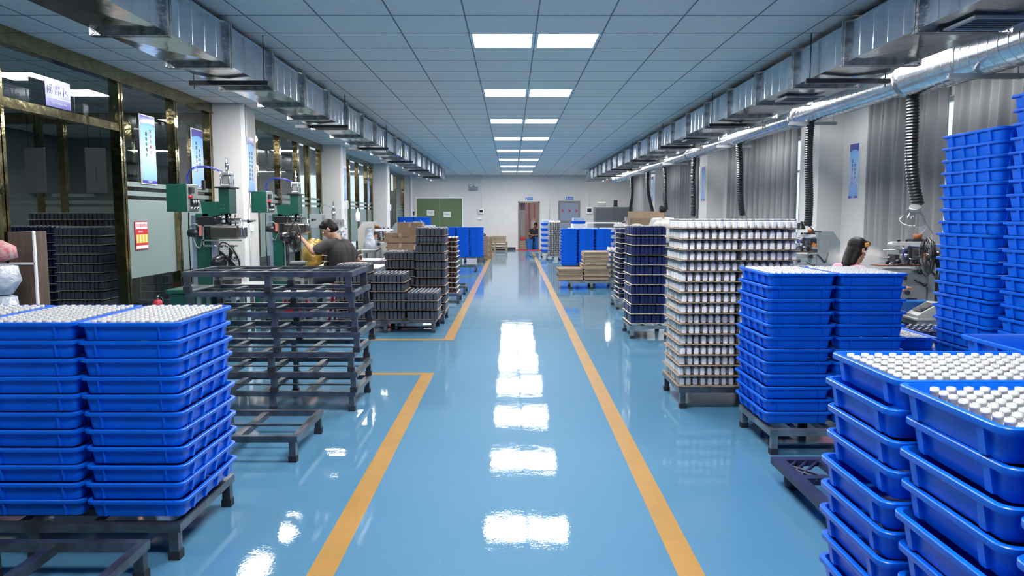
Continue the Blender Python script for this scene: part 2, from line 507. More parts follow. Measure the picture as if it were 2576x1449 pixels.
# ceiling light panels
lp = empty('ceiling_light')
MB().box(0.004, .596, 0.004, .03, -.004, .02).box(0.004, .596, .57, .596, -.004, .02).box(.004, .03, .03, .57, -.004, .02).box(.57, .596, .03, .57, -.004, .02).build('frame', 'white', lp)
MB().box(.03, .57, .03, .57, -.001, .01).build('diffuser', 'lamp', lp)
LN = {0: 'right-of-centre'}
usedl = False
for k, y in enumerate(lights):
    for ci, nm in ((-1, 'aisle ceiling row, partition half of the pair'), (0, 'aisle ceiling row, curtain half of the pair'), (-6, 'ceiling row above the duct on the partition side'), (5, 'ceiling row above the ducts on the curtain side')):
        o = lp if not usedl else copy_tree(lp)
        usedl = True
        o.location = (TX0 + ci * .6, TY0 + round((y - TY0) / .6) * .6, ZC)
        n = len(lights) - 1 - k
        wn = 'nearest the far wall' if n == 0 else NTH[n] + ' from the far wall'
        tag(o, f'square LED panel, {wn}, {nm}', 'ceiling light', 'LED panels recessed in the ceiling')
        if len(o['label'].split()) > 16: o['label'] = f'square LED panel {wn}, ' + nm.replace('partition half of the pair', 'partition half').replace('curtain half of the pair', 'curtain half').replace('ceiling row above the duct on the partition side', 'row over partition side duct').replace('ceiling row above the ducts on the curtain side', 'row over curtain side ducts')

for (ci, j), l in zip(EXTRA, ('extra square LED panel over the partition side before the first pillar', 'extra square LED panel over the curtain side near the seated woman', 'extra square LED panel over the curtain side before the second pillar',
                             'storeroom LED panel nearest the opening', 'storeroom LED panel above the bottle stacks', 'storeroom LED panel before the inner glass partition', 'storeroom LED panel beyond the inner glass partition')):
    o = copy_tree(lp); o.location = (TX0 + ci * .6, TY0 + j * .6, ZC); tag(o, l)
    if ci < -9:
        dm = [c for c in o.children if c.name.startswith('diffuser')][0]; dm.data = dm.data.copy(); dm.data.materials[0] = M['lampdim']
        o['group'] = 'LED panels in the storeroom'
# walls
def wall(name, boxes, m='wall'):
    b = MB()
    for q in boxes: b.box(*q)
    return struct(b.build(name, m))
DX0, DX1, DZ = .28, 1.16, 1.97
wall('wall_back', [(-4.7, DX0, YB, YB + .15, 0, ZC + .03), (DX1, 5.2, YB, YB + .15, 0, ZC + .03), (DX0, DX1, YB, YB + .15, DZ, ZC + .03)])
wall('wall_front', [(-9.6, 5.2, YF - .1, YF, 0, ZC + .03)])
wins = [(4.6, 10.35), (13.0, 16.9), (19.9, 23.4), (26.2, 29.9)]
bx = [(XR, XR + .2, YF, YB, 0, .85), (XR, XR + .2, YF, YB, 2.75, ZC + .03)]
py = YF
for a, b_ in wins:
    bx.append((XR, XR + .2, py, a, .85, 2.75)); py = b_
bx.append((XR, XR + .2, py, YB, .85, 2.75))
wall('wall_right', bx)
for k, (a, b_) in enumerate(wins):
    w = empty(f'window_{k+1}', (XR + .1, a, .85)); struct(w)
    L = b_ - a
    fr = MB().box(-.03, .03, 0, L, 0, .05).box(-.03, .03, 0, L, 1.85, 1.9).box(-.03, .03, 0, .05, 0, 1.9).box(-.03, .03, L - .05, L, 0, 1.9)
    n = max(2, round(L / 1.2))
    for i in range(1, n): fr.box(-.025, .025, i * L / n - .025, i * L / n + .025, .05, 1.85)
    fr.box(-.02, .02, .05, L - .05, 1.3, 1.34)
    fr.build('window_frame', 'white', w)
    for i in range(n): MB().box(-.003, .003, i * L / n + .03, (i + 1) * L / n - .03, .05, 1.85).build('pane', 'glass', w)
# pillars
pl = [11.1, 17.5, 23.9]
for k, y in enumerate(pl):
    struct(MB().box(-4.5, -3.96, y, y + .65, 0, ZC + .03).box(-4.5, -3.952, y + .05, y + .6, 0, .1).build(f'wall_left_pillar_{k+1}', 'wall'))
    struct(MB().box(4.6, 5.0, y + .2, y + .9, 0, ZC + .03).build(f'wall_right_pillar_{k+1}', 'wall'))
# white corner trunking and conduit up the pillars
for k, y in enumerate(pl):
    b = MB()
    b.box(-3.96, -3.925, y + .03, y + .1, 0, ZC)
    b.cyl((-3.94, y + .2, 0), (-3.94, y + .2, ZC), .012, n=8)
    struct(b.build(f'trim_{k+1}', 'white'))
for k, y in enumerate(pl):
    e = empty('switch_box', (-3.95, y + .35, 1.55))
    MB().rbox(0, .07, -.07, .07, 0, .2, .006).build('housing', 'white', e)
    MB().box(.07, .085, -.045, .05, .03, .17).build('cover', 'panel', e)
    tag(e, f'white electrical box on the {["nearest", "middle", "farthest"][k]} partition-side pillar', 'electrical box', 'switch boxes on pillars')
    s2 = empty('wall_socket', (-3.955, y + .3, 1.16))
    MB().rbox(0, .03, -.05, .05, 0, .1, .004).build('plate', 'white', s2)
    tag(s2, f'small white wall socket below the box on the {["nearest", "middle", "farthest"][k]} pillar', 'socket', 'sockets on pillars')

# glass partition (partition side)
def partition(idx, y0, y1, mull, door=None):
    p = empty(f'wall_left_partition_{idx}', (XL, y0, 0)); struct(p)
    top = MB().box(-.06, .06, 0, y1 - y0, 2.90, ZC - .002).box(-.045, .075, 0, y1 - y0, 2.875, 2.90)
    top.build('head_rail', 'brass', p)
    MB().box(-.05, .05, 0, y1 - y0, 0, .08).build('sill_rail', 'brass', p) if not door else [MB().box(-.05, .05, a - y0, b - y0, 0, .08).build('sill_rail', 'brass', p) for a, b in ((y0, door[0]), (door[1], y1)) if b - a > .1]
    for m_ in mull:
        b = MB().box(-.055, .055, m_ - y0 - .05, m_ - y0 - .008, .0, 2.9).box(-.055, .055, m_ - y0 + .008, m_ - y0 + .05, .0, 2.9).box(-.035, .035, m_ - y0 - .01, m_ - y0 + .01, 0, 2.9)
        b.build('mullion', 'brass', p)
    edges = [y0] + list(mull) + [y1]
    for a, b in zip(edges, edges[1:]):
        if b - a < .15: continue
        a2, b2 = a - y0 + .045, b - y0 - .045
        if door and a >= door[0] - .05 and b <= door[1] + .05:
            MB().box(-.05, .05, a2, b2, 2.335, 2.42).build('transom', 'brass', p)
            MB().box(-.004, .004, a2, b2, 2.42, 2.9).build('pane', 'glass', p)
            continue
        MB().box(-.004, .004, a2, b2, .08, 2.9).build('pane', 'glass', p)
        f = MB().box(.0045, .006, a2, b2, .67, 1.585).box(.0045, .006, a2, b2, 1.63, 1.685).box(.0045, .006, a2, b2, 1.735, 1.79)
        f.build('frosted_film', 'frost', p)
    return p
partition(1, YF, 11.1, [-.4, 2.0, 4.2, 6.5, 8.52, 9.9, 11.04], (6.5, 8.52))
partition(2, 11.75, 17.5, [11.85, 13.0, 14.3, 15.5, 16.35, 17.35])
partition(3, 18.15, 23.9, [18.3, 19.3, 20.4, 21.6, 22.9, 23.75])
partition(4, 24.55, YB, [24.7, 26.5, 27.3, 28.6, 30.65])
# dark doorway leaf in the far bay
d1 = empty('door_1', (XL + .02, 27.3, 0)); struct(d1)
MB().box(-.02, .02, .06, 1.24, 0, 2.3).build('door_leaf', 'dark', d1)

# storeroom behind the partition
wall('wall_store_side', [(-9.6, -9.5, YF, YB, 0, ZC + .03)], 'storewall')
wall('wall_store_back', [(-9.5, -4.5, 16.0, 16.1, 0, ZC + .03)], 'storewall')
ip = empty('wall_store_partition', (-9.5, 12.2, 0)); struct(ip)
MB().box(0, 5.0, -.05, .05, 2.86, ZC).build('head_rail', 'brass', ip)
for x in (.9, 1.9, 2.28, 3.37, 4.35, 4.94): MB().box(x - .05, x + .05, -.05, .05, 0, 2.86).build('mullion', 'brass', ip)
xs = [0, .9, 1.9, 2.28, 3.37, 4.35, 4.94]
for a, b in zip(xs, xs[1:]):
    MB().box(a + .05, b - .05, -.004, .004, .05, 2.86).build('pane', 'glass', ip)
    MB().box(a + .05, b - .05, -.007, -.0045, .05, 1.54).box(a + .05, b - .05, -.007, -.0045, 1.59, 1.64).box(a + .05, b - .05, -.007, -.0045, 1.70, 1.75).build('frosted_film', 'frost', ip)
for k, x in enumerate((-7.58, -6.62)):
    o = MB().rbox(-.16, .16, -.02, .02, 0, .72, .006).box(-.012, .012, -.03, -.02, .2, .42).build('hanging_board', 'cab', None, (x, 12.05, 1.75))
    MB().cyl((-.1, 0, .72), (-.1, 0, 1.28), .004, n=6).cyl((.1, 0, .72), (.1, 0, 1.28), .004, n=6).build('hanging_wire', 'dark', o)
    tag(o, ['dark hanging board by the outer store mullion', 'dark hanging board nearer the pillar inside store'][k], 'board', 'boards hung behind the glass')

# ------------------------------------------------------------------ far wall fittings
def onback(px, Y=YB): return (px - 1287) * Y / 1880
gd = empty('door_2', (-3.87, YB, 0)); struct(gd)
MB().box(-.04, 0, -.05, .02, 0, 2.1).box(1.86, 1.9, -.05, .02, 0, 2.1).box(-.04, 1.9, -.05, .02, 2.1, 2.15).build('door_frame', 'white', gd)
MB().box(0, .925, -.02, 0, 0, 2.09).build('door_leaf', 'green', gd)
MB().box(.935, 1.86, -.02, 0, 0, 2.09).build('door_leaf', 'green', gd)
for k, (x, z, w_, h_) in enumerate(((.42, 1.40, .30, .22), (1.10, 1.33, .30, .22))):
    o = MB().box(0, w_, -.004, 0, 0, h_).build('notice', 'paper', None, (-3.87 + x, YB - .021, z))
    tag(o, ['white typed notice on the green lift door, upper one', 'white notice with bold black characters on green door'][k], 'notice', 'notices on the green doors')
    if k: text('lettering', '严禁载人', .066, (w_ / 2, -.006, h_ / 2), (PI / 2, 0, 0), 'ink', o)
    else: text('lettering', '注意：本电梯\n限载货物使用\n请勿超载', .032, (w_ / 2, -.006, h_ / 2), (PI / 2, 0, 0), 'ink', o, 1.2)
# open toilet door with corridor beyond
dd = empty('door_3', (DX0, YB, 0)); struct(dd)
MB().box(0, .05, -.03, .15, 0, DZ).box(.83, .88, -.03, .15, 0, DZ).box(0, .88, -.03, .15, DZ - .06, DZ).build('door_frame', 'framegrey', dd)
MB().box(.05, .3, .6, .64, 0, DZ).build('door_leaf', 'lilac', dd)
wall('wall_washroom', [(DX0 - .3, DX0 - .2, YB + .15, YB + 2.3, 0, 2.4), (DX1 + .5, DX1 + .6, YB + .15, YB + 2.3, 0, 2.4), (DX0 - .3, DX1 + .6, YB + 2.3, YB + 2.4, 0, 2.4), (DX0 - .3, DX1 + .6, YB + .15, YB + 2.4, 2.4, 2.5)], 'wc')
for i in range(4): struct(MB().box(DX0 - .15, DX1 + .45, YB + 2.292, YB + 2.299, .45 + i * .45, .456 + i * .45).build(f'trim_washroom_{i+1}', 'framegrey'))
struct(MB().box(.78, .83, YB + 2.15, YB + 2.29, 0, 2.4).box(1.0, 1.03, YB + 2.2, YB + 2.29, 0, 2.4).build('trim_washroom_pipe', 'framegrey'))
wl = empty('ceiling_light', (.9, YB + 1.2, 2.36))  # unseen lamp, added to light the washroom
MB().box(-.3, .3, -.1, .1, 0, .04).build('diffuser', mat('washroom_lamp', (1, .85, .82), .5, emit=14), wl)
tag(wl, 'small ceiling lamp inside the washroom behind the open door', 'ceiling light')
bn = MB().rbox(-.13, .13, -.06, .06, 0, .5, .03).build('water_heater', 'wc', None, (.97, YB + 2.2, .75)); tag(bn, 'pale pink wall box hanging in the washroom', 'heater')
MB().box(-.1, .1, -.066, -.06, .12, .44).build('cover', 'white', bn)
for k, (x, z, w_, h_, c_) in enumerate(((.76, 0, .30, .42, 'bluebin'), (1.12, 0, .3, .5, 'bluebin'))):
    o = MB().loft([rr(0, 0, w_ * .8, .24, .04, 0), rr(0, 0, w_, .3, .05, h_ - .03), rr(0, 0, w_ + .03, .33, .05, h_ - .03), rr(0, 0, w_ + .03, .33, .05, h_), rr(0, 0, w_ - .04, .26, .05, h_), rr(0, 0, w_ * .75, .2, .04, .03)], 0).build('waste_bin', c_, None, (x, YB + .3, 0))
    tag(o, ['blue bin in the washroom doorway, shorter one', 'blue bin in the washroom doorway, taller one beside the jamb'][k], 'bin', 'blue bins in the doorway')
for k in range(5):
    o = MB().rbox(-.19, .19, -.15, .15, 0, .065, .004).build('carton_flat', 'cardl', None, (.52, YB + .42, .005 + k * .072))
    tag(o, f'flat pale carton in the washroom doorway, {ORD[4-k]} of its pile', 'carton', 'flat cartons in the doorway')
o = MB().rbox(-.09, .09, -.08, .08, 0, .14, .01).build('red_tub', 'red', None, (.47, YB + .42, .37)); tag(o, 'small red tub on the carton pile in the doorway', 'tub')
mt = MB().box(.2, 1.25, YB - .75, YB - .1, 0, .012).build('door_mat', 'red'); tag(mt, 'dark red mat in front of the washroom door', 'mat')
# closed sheeted doorway with warning arrows
d4 = empty('door_4', (1.93, YB, 0)); struct(d4)
MB().box(0, .07, -.03, .03, 0, 1.99).box(.82, .89, -.03, .03, 0, 1.99).box(.07, .82, -.03, .03, 1.92, 1.99).box(.07, .82, -.03, .03, 1.12, 1.2).build('door_frame', 'framegrey', d4)
for i in range(4): MB().box(.07 + i * .1875, .07 + (i + 1) * .1875 - .008, -.012, .0, 0, 1.92).build('panel', 'shutter', d4)
for i, x in enumerate((.12, .40, .68)):
    MB().prism([(x, 1.5), (x + .12, 1.58), (x, 1.70), (x + .04, 1.58)], -.016, -.0125, 'y').build('arrow', 'red', d4)
for k, (x, z) in enumerate(((onback(1332), 2.02), (onback(1433), 2.04))):
    o = empty('door_sign', (x, YB - .002, z))
    MB().box(-.15, .15, -.015, 0, 0, .115).build('plate', 'sign', o)
    b = MB(); b.cyl((-.10, -.015, .085), (-.10, -.018, .085), .013, n=10); b.prism([(-.122, .07), (-.078, .07), (-.088, .015), (-.112, .015)], -.018, -.015, 'y')
    b.build('pictogram', 'inkw', o)
    text('lettering', '洗手间', .062, (.04, -.017, .055), (PI / 2, 0, 0), 'inkw', o)
    tag(o, ['blue washroom sign above the open doorway', 'blue washroom sign above the sheeted doorway'][k], 'sign', 'blue signs over the doors')
# emergency light
el = empty('emergency_light', (onback(1193), YB - .001, 2.42))
MB().rbox(-.17, .17, -.09, 0, 0, .14, .01).build('housing', 'mgrey', el)
for x in (-.09, .09):
    h_ = MB().cyl((x, -.02, .22), (x, -.10, .22), .075, n=16).build('lamp_head', 'white', el)
    MB().cyl((x, -.10, .22), (x, -.106, .22), .055, n=16).build('lens', 'clearp', h_)
tag(el, 'twin-headed emergency light high on the far wall', 'emergency light')
# wall boxes and conduits on the far wall
for k, (px, z0, s_) in enumerate(((1212, 1.47, .2), (1482, 1.47, .26))):
    o = empty('control_box', (onback(px), YB - .001, z0))
    MB().rbox(-s_ / 2, s_ / 2, -.08, 0, 0, s_ * 1.05, .008).build('housing', 'white', o)
    MB().box(-s_ * .33, s_ * .33, -.085, -.08, s_ * .25, s_ * .8).build('window_cover', 'black', o)
    MB().cyl((0, -.02, s_ * 1.05), (0, -.02, ZC - z0), .012, n=6).build('conduit', 'white', o)
    tag(o, ['small meter box beside the green doors with dark display', 'larger white meter box beside the dark grey cabinet'][k], 'control box', 'boxes on the far wall')
for k, (px, z0) in enumerate(((1208, 1.22), (1383, 1.1))):
    o = empty('wall_socket', (onback(px), YB - .001, z0))
    MB().rbox(-.08, .08, -.04, 0, 0, .09, .006).build('plate', 'white', o)
    MB().cyl((0, -.015, .09), (0, -.015, (ZC if k else 1.47) - z0), .01, n=6).build('conduit', 'white', o)
    tag(o, ['white socket under the small meter box on far wall', 'white socket between the two washroom doorways'][k], 'socket', 'sockets on the far wall')
o = MB().rbox(-.06, .06, -.03, 0, 0, .22, .006).box(-.04, .04, -.034, -.03, .03, .19, 1).build('call_button', ['white', 'black'], None, (onback(1043), YB - .001, 1.38)); tag(o, 'narrow lift call plate beside the green doors', 'call button')
struct(MB().box(onback(1036), onback(1040), YB - .06, YB, 0, ZC).build('trim_back_pipe', 'white'))
struct(MB().box(-4.4, DX0 - .1, YB - .012, YB, 0, .1).box(DX1 + .1, 4.97, YB - .012, YB, 0, .1).build('baseboard_back', 'dark'))
struct(MB().box(XR - .012, XR, YF, YB, 0, .1).build('baseboard_right', 'dark'))

# ------------------------------------------------------------------ posters and signs
def poster(loc, rz, h, w, cols, label, foot='厂级宣传'):
    e = empty('safety_poster', loc, rz)      # local +y is the wall normal flipped: plate faces -y
    MB().box(-w / 2 - .012, w / 2 + .012, -.010, 0, -.012, h + .012).build('border', 'white', e)
    MB().box(-w / 2, w / 2, -.014, -.010, 0, h).build('print', 'poster', e)
    hd = MB().prism([(-w / 2, h)] + [(-w / 2 + w * i / 10, h * (.86 + .035 * math.sin(PI * i / 10))) for i in range(11)] + [(w / 2, h)], -.0165, -.014, 'y')
    hd.build('header', 'signn', e)
    MB().box(-w / 2, w / 2, -.0165, -.014, .0, h * .04).build('footer', 'signn', e)
    text('lettering', foot, h * .034, (0, -.017, h * .02), (PI / 2, 0, 0), 'inkw', e)
    for (s, x, z, c) in cols:
        for i, ch in enumerate(s):
            cc = c if isinstance(c, str) else c[i]
            text('character', ch, h * .062, (x * w, -.016, h * (z - i * .078)), (PI / 2, 0, 0), cc, e)
    tag(e, label, 'poster', 'blue safety posters')
    return e
R90 = PI / 2
poster((XL + .012, 9.18, 1.79), R90, .80, .36, [('安全不离口', .16, .78, 'inkr'), ('规章不离手', -.14, .73, 'ink')], 'tall blue safety poster on the glass beside the storeroom opening')
poster((XL + .012, 10.62, 1.79), R90, .80, .36, [('思想上添安全弦', -.14, .76, ['ink'] * 4 + ['inkr'] * 3), ('班前讲安', .16, .64, 'ink')], 'tall blue safety poster on glass behind the first green press')
poster((-3.949, 11.43, 1.74), R90, .82, .30, [('隐患不除事故来', .18, .72, ['ink'] * 4 + ['inkr'] * 3), ('制度不严违章起', -.16, .72, 'ink')], 'tall blue safety poster on the nearest white partition pillar')
poster((-3.949, 17.85, 1.74), R90, .82, .30, [('质量第一', .18, .72, 'ink'), ('安全为先', -.16, .68, 'ink')], 'tall blue safety poster on the middle partition pillar')
poster((XL + .012, 23.2, 1.74), R90, .82, .34, [('安全生产', .16, .72, 'ink')], 'blue safety poster on the farthest glass bay')
poster((XR - .002, 10.92, 1.65), -R90, .78, .27, [('责任重于泰山', -.16, .68, ['ink', 'ink', 'inkr', 'inkr', 'inkr', 'inkr']), ('安全生产', .16, .60, 'ink')], 'blue poster on the pier behind the woman in pink')
poster((4.598, 18.02, 1.75), -R90, .80, .3, [('严格遵守操作规程', 0, .78, 'ink')], 'blue poster on the middle curtain-side pillar')
poster((4.598, 24.5, 1.85), -R90, .8, .3, [('安全第一', 0, .7, 'ink')], 'blue poster on the farthest curtain-side pillar')
e = empty('area_sign', (XL + .07, 7.31, 2.425), R90)
MB().box(-.2, .2, -.01, 0, 0, .26).build('plate', 'signn', e)
MB().box(-.2, .2, -.012, -.01, .08, .086).build('rule', 'inkw', e)
text('lettering', '成 品 区', .10, (0, -.013, .155), (PI / 2, 0, 0), 'inkw', e)
text('lettering', 'Finish Products Area', .030, (0, -.013, .04), (PI / 2, 0, 0), 'inkw', e)
tag(e, 'indigo area sign standing on the brass transom', 'sign')
e = empty('extinguisher_notice', (XL + .012, 8.93, 1.0), R90)
MB().box(-.15, .15, -.006, 0, 0, .33).build('plate', 'red', e)
MB().box(-.14, .14, -.008, -.006, .24, .32).build('header', 'paper', e)
MB().box(-.14, .14, -.008, -.006, .01, .045).build('footer', 'paper', e)
for i in range(4):
    q = MB().box(-.135 + i * .07, -.072 + i * .07, -.008, -.006, .075, .175).build('picture', 'yellow', e)
    MB().box(-.115 + i * .07, -.105 + i * .07, -.010, -.008, .085, .15).cyl((-.110 + i * .07, -.008, .157), (-.11 + i * .07, -.010, .157), .008, n=8).build('figure', 'paper', q)
text('lettering', '灭火器放置点', .046, (0, -.009, .28), (PI / 2, 0, 0), 'inkr', e)
text('lettering', '使用方法', .026, (-.03, -.009, .207), (PI / 2, 0, 0), 'inkw', e)
tag(e, 'red and white extinguisher notice on frosted glass', 'notice')

# ------------------------------------------------------------------ curtains
def curtain(y0, y1, label, x=4.90, z0=.86, z1=2.92, folds=None):
    n = folds or max(4, int(abs(y1 - y0) / .16))
    N = n * 10
    rows = [z0, .4 * z0 + .6 * z1, z1]
    vs = []; ph = random.random() * 6
    L = abs(y1 - y0)
    for r, z in enumerate(rows):
        for side in (0, 1):
            for i in range(N + 1):
                t = i / N
                a = 2 * PI * t * n
                w = .052 + .016 * math.sin(3.1 * t * n + ph)
                if r == 2: w *= .7
                d = w * (math.sin(a) + .25 * math.sin(2 * a + ph)) + .01 * math.sin(a * .31 + r)
                vs.append((x + d + side * .004, y0 + (y1 - y0) * t + .012 * math.sin(a * .5 + ph), z))
    fs = []
    K = N + 1
    for side in (0, 1):
        for r in range(2):
            for i in range(N):
                a = (r * 2 + side) * K + i; b = ((r + 1) * 2 + side) * K + i
                fs.append((a, a + 1, b + 1, b))
    for i in range(N): fs.append((i, i + 1, K + i + 1, K + i)); fs.append((4 * K + i, 4 * K + i + 1, 5 * K + i + 1, 5 * K + i))
    o = MB().add(vs, fs, 0, True).build('curtain', 'curtain')
    tag(o, label, 'curtain', 'grey window curtains')
    return o
curtain(8.56, 10.38, 'grey pleated curtain directly behind the woman in pink')
curtain(4.2, 8.40, 'grey pleated curtain behind the tallest blue tray stacks')
curtain(13.02, 16.95, 'grey pleated curtain behind the white bottle stack')
curtain(19.9, 22.0, 'grey pleated curtain behind the man in white, nearer half')
curtain(22.1, 23.85, 'grey pleated curtain behind the man in white, farther half')
curtain(26.3, 27.9, 'grey pleated curtain in the farthest window, nearer half')
curtain(28.0, 30.2, 'grey pleated curtain in the farthest window, farther half')
for k, (a, b_) in enumerate(wins):
    o = MB().cyl((4.90, a - .2, 2.95), (4.90, b_ + .2, 2.95), .014, n=8).build('curtain_rail', 'alu'); tag(o, f'metal curtain rail over the {NTH[k]} window counting from the near end', 'curtain rail', 'curtain rails')

# ------------------------------------------------------------------ ducts
def rect_duct(name_label, x0, x1, zb, zt, y_first, pitch, n, yend, barx):
    root = empty('rectangular_duct', ((x0 + x1) / 2, 0, zb))
    hw = (x1 - x0) / 2; H = zt - zb
    s = MB()
    s.add([(-hw, 0, 0), (hw, 0, 0), (hw, pitch, 0), (-hw, pitch, 0), (-hw, 0, H), (hw, 0, H), (hw, pitch, H), (-hw, pitch, H)],
          [(4, 5, 6, 7), (1, 2, 6, 5), (3, 0, 4, 7)], 0)
    s.add([(-hw, 0, 0), (hw, 0, 0), (hw, pitch, 0), (-hw, pitch, 0), (0, pitch / 2, -.012)], [(0, 4, 1), (1, 4, 2), (2, 4, 3), (3, 4, 0)], 1)
    for q in (.2, .4, .6, .8):
        for sg in (-1, 1): s.add([(sg * hw, pitch * q - .01, .01), (sg * (hw + .003), pitch * q, .01), (sg * hw, pitch * q + .01, .01), (sg * hw, pitch * q - .01, H - .01), (sg * (hw + .003), pitch * q, H - .01), (sg * hw, pitch * q + .01, H - .01)], [(0, 1, 4, 3), (1, 2, 5, 4)], 0)
    s.box(-hw - .004, -hw, 0, pitch, H - .012, H, 0); s.box(hw, hw + .004, 0, pitch, H - .012, H, 0)
    s0 = s.build('duct_section', ['galv', 'galvb'], root)
    f = MB()
    t = .035
    for a, b in ((-.038, -.004), (.004, .038)):
        f.box(-hw - t, -hw, a, b, -t, H + .02).box(hw, hw + t, a, b, -t, H + .02).box(-hw, hw, a, b, -t, 0).box(-hw, hw, a, b, H, H + .02)
    for sx in (-1, 1):
        for z in (-.02, H): f.cyl((sx * (hw + .018), -.045, z), (sx * (hw + .018), .045, z), .012, n=6)
    f0 = f.build('flange', 'flange', root)
    k = 0
    y = y_first
    first = True
    while y < yend - .3:
        o = s0 if first else s0.copy(); g_ = f0 if first else f0.copy()
        if not first: COL.objects.link(o); COL.objects.link(g_)
        o.location = (0, y, 0); g_.location = (0, y, 0); first = False
        y += pitch
    MB().box(-hw - t, hw + t, y - .02, y, -t, H + .02).build('end_cap', 'galv', root)
    hb = MB(); L = .0
    hb.box(barx[0], barx[1], -.02, .02, -.06, -.035).box(barx[0], barx[1], -.02, -.015, -.035, -.02)
    hb.build('hanger_bar', 'dark', root)
    hr = MB()
    for x in (barx[0] + .04, barx[1] - .04): hr.cyl((x, 0, -.09), (x, 0, ZC - zb), .005, n=6)
    h0 = [c for c in root.children if c.name.startswith('hanger_bar')][0]
    r0 = hr.build('threaded_rod', 'dark', root)
    first = True
    for q in range(0, 9):
        yy = y_first + .55 + pitch * 3 * q + .1
        if yy > yend - .5: break
        a = h0 if first else h0.copy(); b = r0 if first else r0.copy()
        if not first: COL.objects.link(a); COL.objects.link(b)
        a.location = (0, yy, 0); b.location = (0, yy, 0); first = False
    tag(root, name_label, 'duct')
    return root
dl = rect_duct('rectangular galvanised duct hung above the partition side', -2.81, -2.35, 2.645, 2.97, 5.22 - 1.12 * 5, 1.12, 24, 26.8, (-.36, .36))
dr = rect_duct('rectangular galvanised duct hung beside the round pipe', 2.73, 3.29, 2.645, 2.95, 5.13 - 1.1 * 5, 1.1, 24, 26.8, (-.36, .40))
for k, (x, y) in enumerate(((3.05, 4.9), (3.03, 8.0), (3.03, 12.4))):
    e = empty('grille', (x - 3.01, y, -.02)); e.parent = dr
    MB().box(-.2, .2, -.17, -.14, -.015, 0).box(-.2, .2, .14, .17, -.015, 0).box(-.2, -.17, -.14, .14, -.015, 0).box(.17, .2, -.14, .14, -.015, 0).build('frame', 'panel', e)
    sl = MB()
    for i in range(5): sl.box(-.17, .17, -.12 + i * .055, -.105 + i * .055, -.014, 0)
    sl.build('slats', 'cab', e)

rp = empty('round_duct', (3.9, 0, 2.72))
def pipe(y0, y1, r, name='pipe_section'):
    pts = []; rs = []
    y = y0
    while y < y1 - .01:
        for dy, dr_ in ((0, 0), (.004, 0), (.009, .0035), (.014, 0), (.018, 0)):
            pts.append((0, y + dy, 0)); rs.append(r + dr_)
        y += .125
    pts.append((0, y1, 0)); rs.append(r)
    return MB().tube(pts, rs, 28, 0, False).build(name, 'pipe', rp)
pipe(-1.0, 7.42, .172)
pipe(7.45, 10.3, .128)
pipe(10.33, 16.5, .108)
pipe(16.55, 25.0, .092)
for y, r in ((7.43, .172), (10.32, .132), (16.52, .112), (3.0, .176)):
    MB().tube([(0, y - .05, 0), (0, y - .04, 0), (0, y + .04, 0), (0, y + .05, 0)], [r * .99, r + .008, r + .008, r * .97], 28, 0, True).build('joint_collar', 'flange', rp)
hb = MB().box(-.3, .32, -.018, .018, -.012, .012).box(-.3, .32, -.018, -.012, .012, .03).build('hanger_bar', 'alu', rp)
hr = MB().cyl((-.26, 0, -.02), (-.26, 0, .31), .005, n=6).cyl((.28, 0, -.02), (.28, 0, .31), .005, n=6).build('threaded_rod', 'alu', rp)
for k, (y, r) in enumerate(((6.3, .172), (9.85, .128), (13.3, .108), (18.0, .092), (22.0, .092))):
    a = hb if k == 0 else hb.copy(); b = hr if k == 0 else hr.copy()
    if k: COL.objects.link(a); COL.objects.link(b)
    a.location = (0, y, -r - .014); b.location = (0, y, -r - .014)
tag(rp, 'round spiral galvanised duct running along the curtain wall', 'duct')
fx = []
for i in range(40):
    t = i / 39
    fx.append((3.9 - .42 * t, 25.0 + .9 * math.sin(t * PI / 2) , 2.72 - .10 * t))
o = MB().tube([(3.9, 24.95, 2.72)] + fx, [.1] + [(.13 if i % 2 else .10) + .02 * math.sin(i) for i in range(40)], 14).build('foil_duct', 'foil'); tag(o, 'crinkled silver foil duct linking the round pipe end', 'duct')

# flexible hoses
def hose(y, topdx, botdx, ztop, zbot, r, label, bend=0.0):
    N = max(24, int((ztop - zbot) / .015))
    pts = []; rs = []
    for i in range(N + 1):
        t = i / N
        x = 3.9 + topdx + (botdx - topdx) * (t ** 1.6) + .02 * math.sin(t * 5 + y)
        pts.append((x, y + bend * t * t, ztop + (zbot - ztop) * t)); rs.append(r * (1.0 if i % 2 else .83))
    o = MB().tube(pts, rs, 18, 0, smooth=False).build('flexible_hose', 'hose')
    tag(o, label, 'hose', 'black flexible exhaust hoses')
    return o
hl = ['black ribbed exhaust hose above the clear cone hood', 'black ribbed hose hanging beside the bright window edge', 'black ribbed hose at the near edge of second window',
      'black ribbed hose on the third window curtain', 'black ribbed hose above the man in white', 'black ribbed hose beside the kraft boxes', 'black ribbed hose nearest the far wall']
hy = [(7.4, -.02, .11, 2.56, 1.50, .062), (9.87, 0, -.01, 2.60, 1.26, .056), (13.0, 0, .12, 2.62, 1.40, .058), (16.1, 0, -.02, 2.62, 1.38, .056), (19.3, 0, .10, 2.64, 1.55, .056), (21.6, 0, .15, 2.64, 1.48, .056), (24.3, 0, -.06, 2.64, 1.40, .056)]
for q, l in zip(hy, hl):
    hose(q[0], q[1], q[2], q[3], q[4], q[5], l)
e = empty('exhaust_hood', (3.94, 7.33, 1.46))
cn = MB(); cn.T = Matrix.Rotation(.5, 4, 'X') @ Matrix.Rotation(-.15, 4, 'Y')
cn.lathe([(.045, .02), (.05, 0), (.12, -.115), (.122, -.12), (.119, -.118), (.048, 0)], n=24, caps=False)
cn.build('cone', 'clearp', e)
rg = MB(); rg.T = cn.T
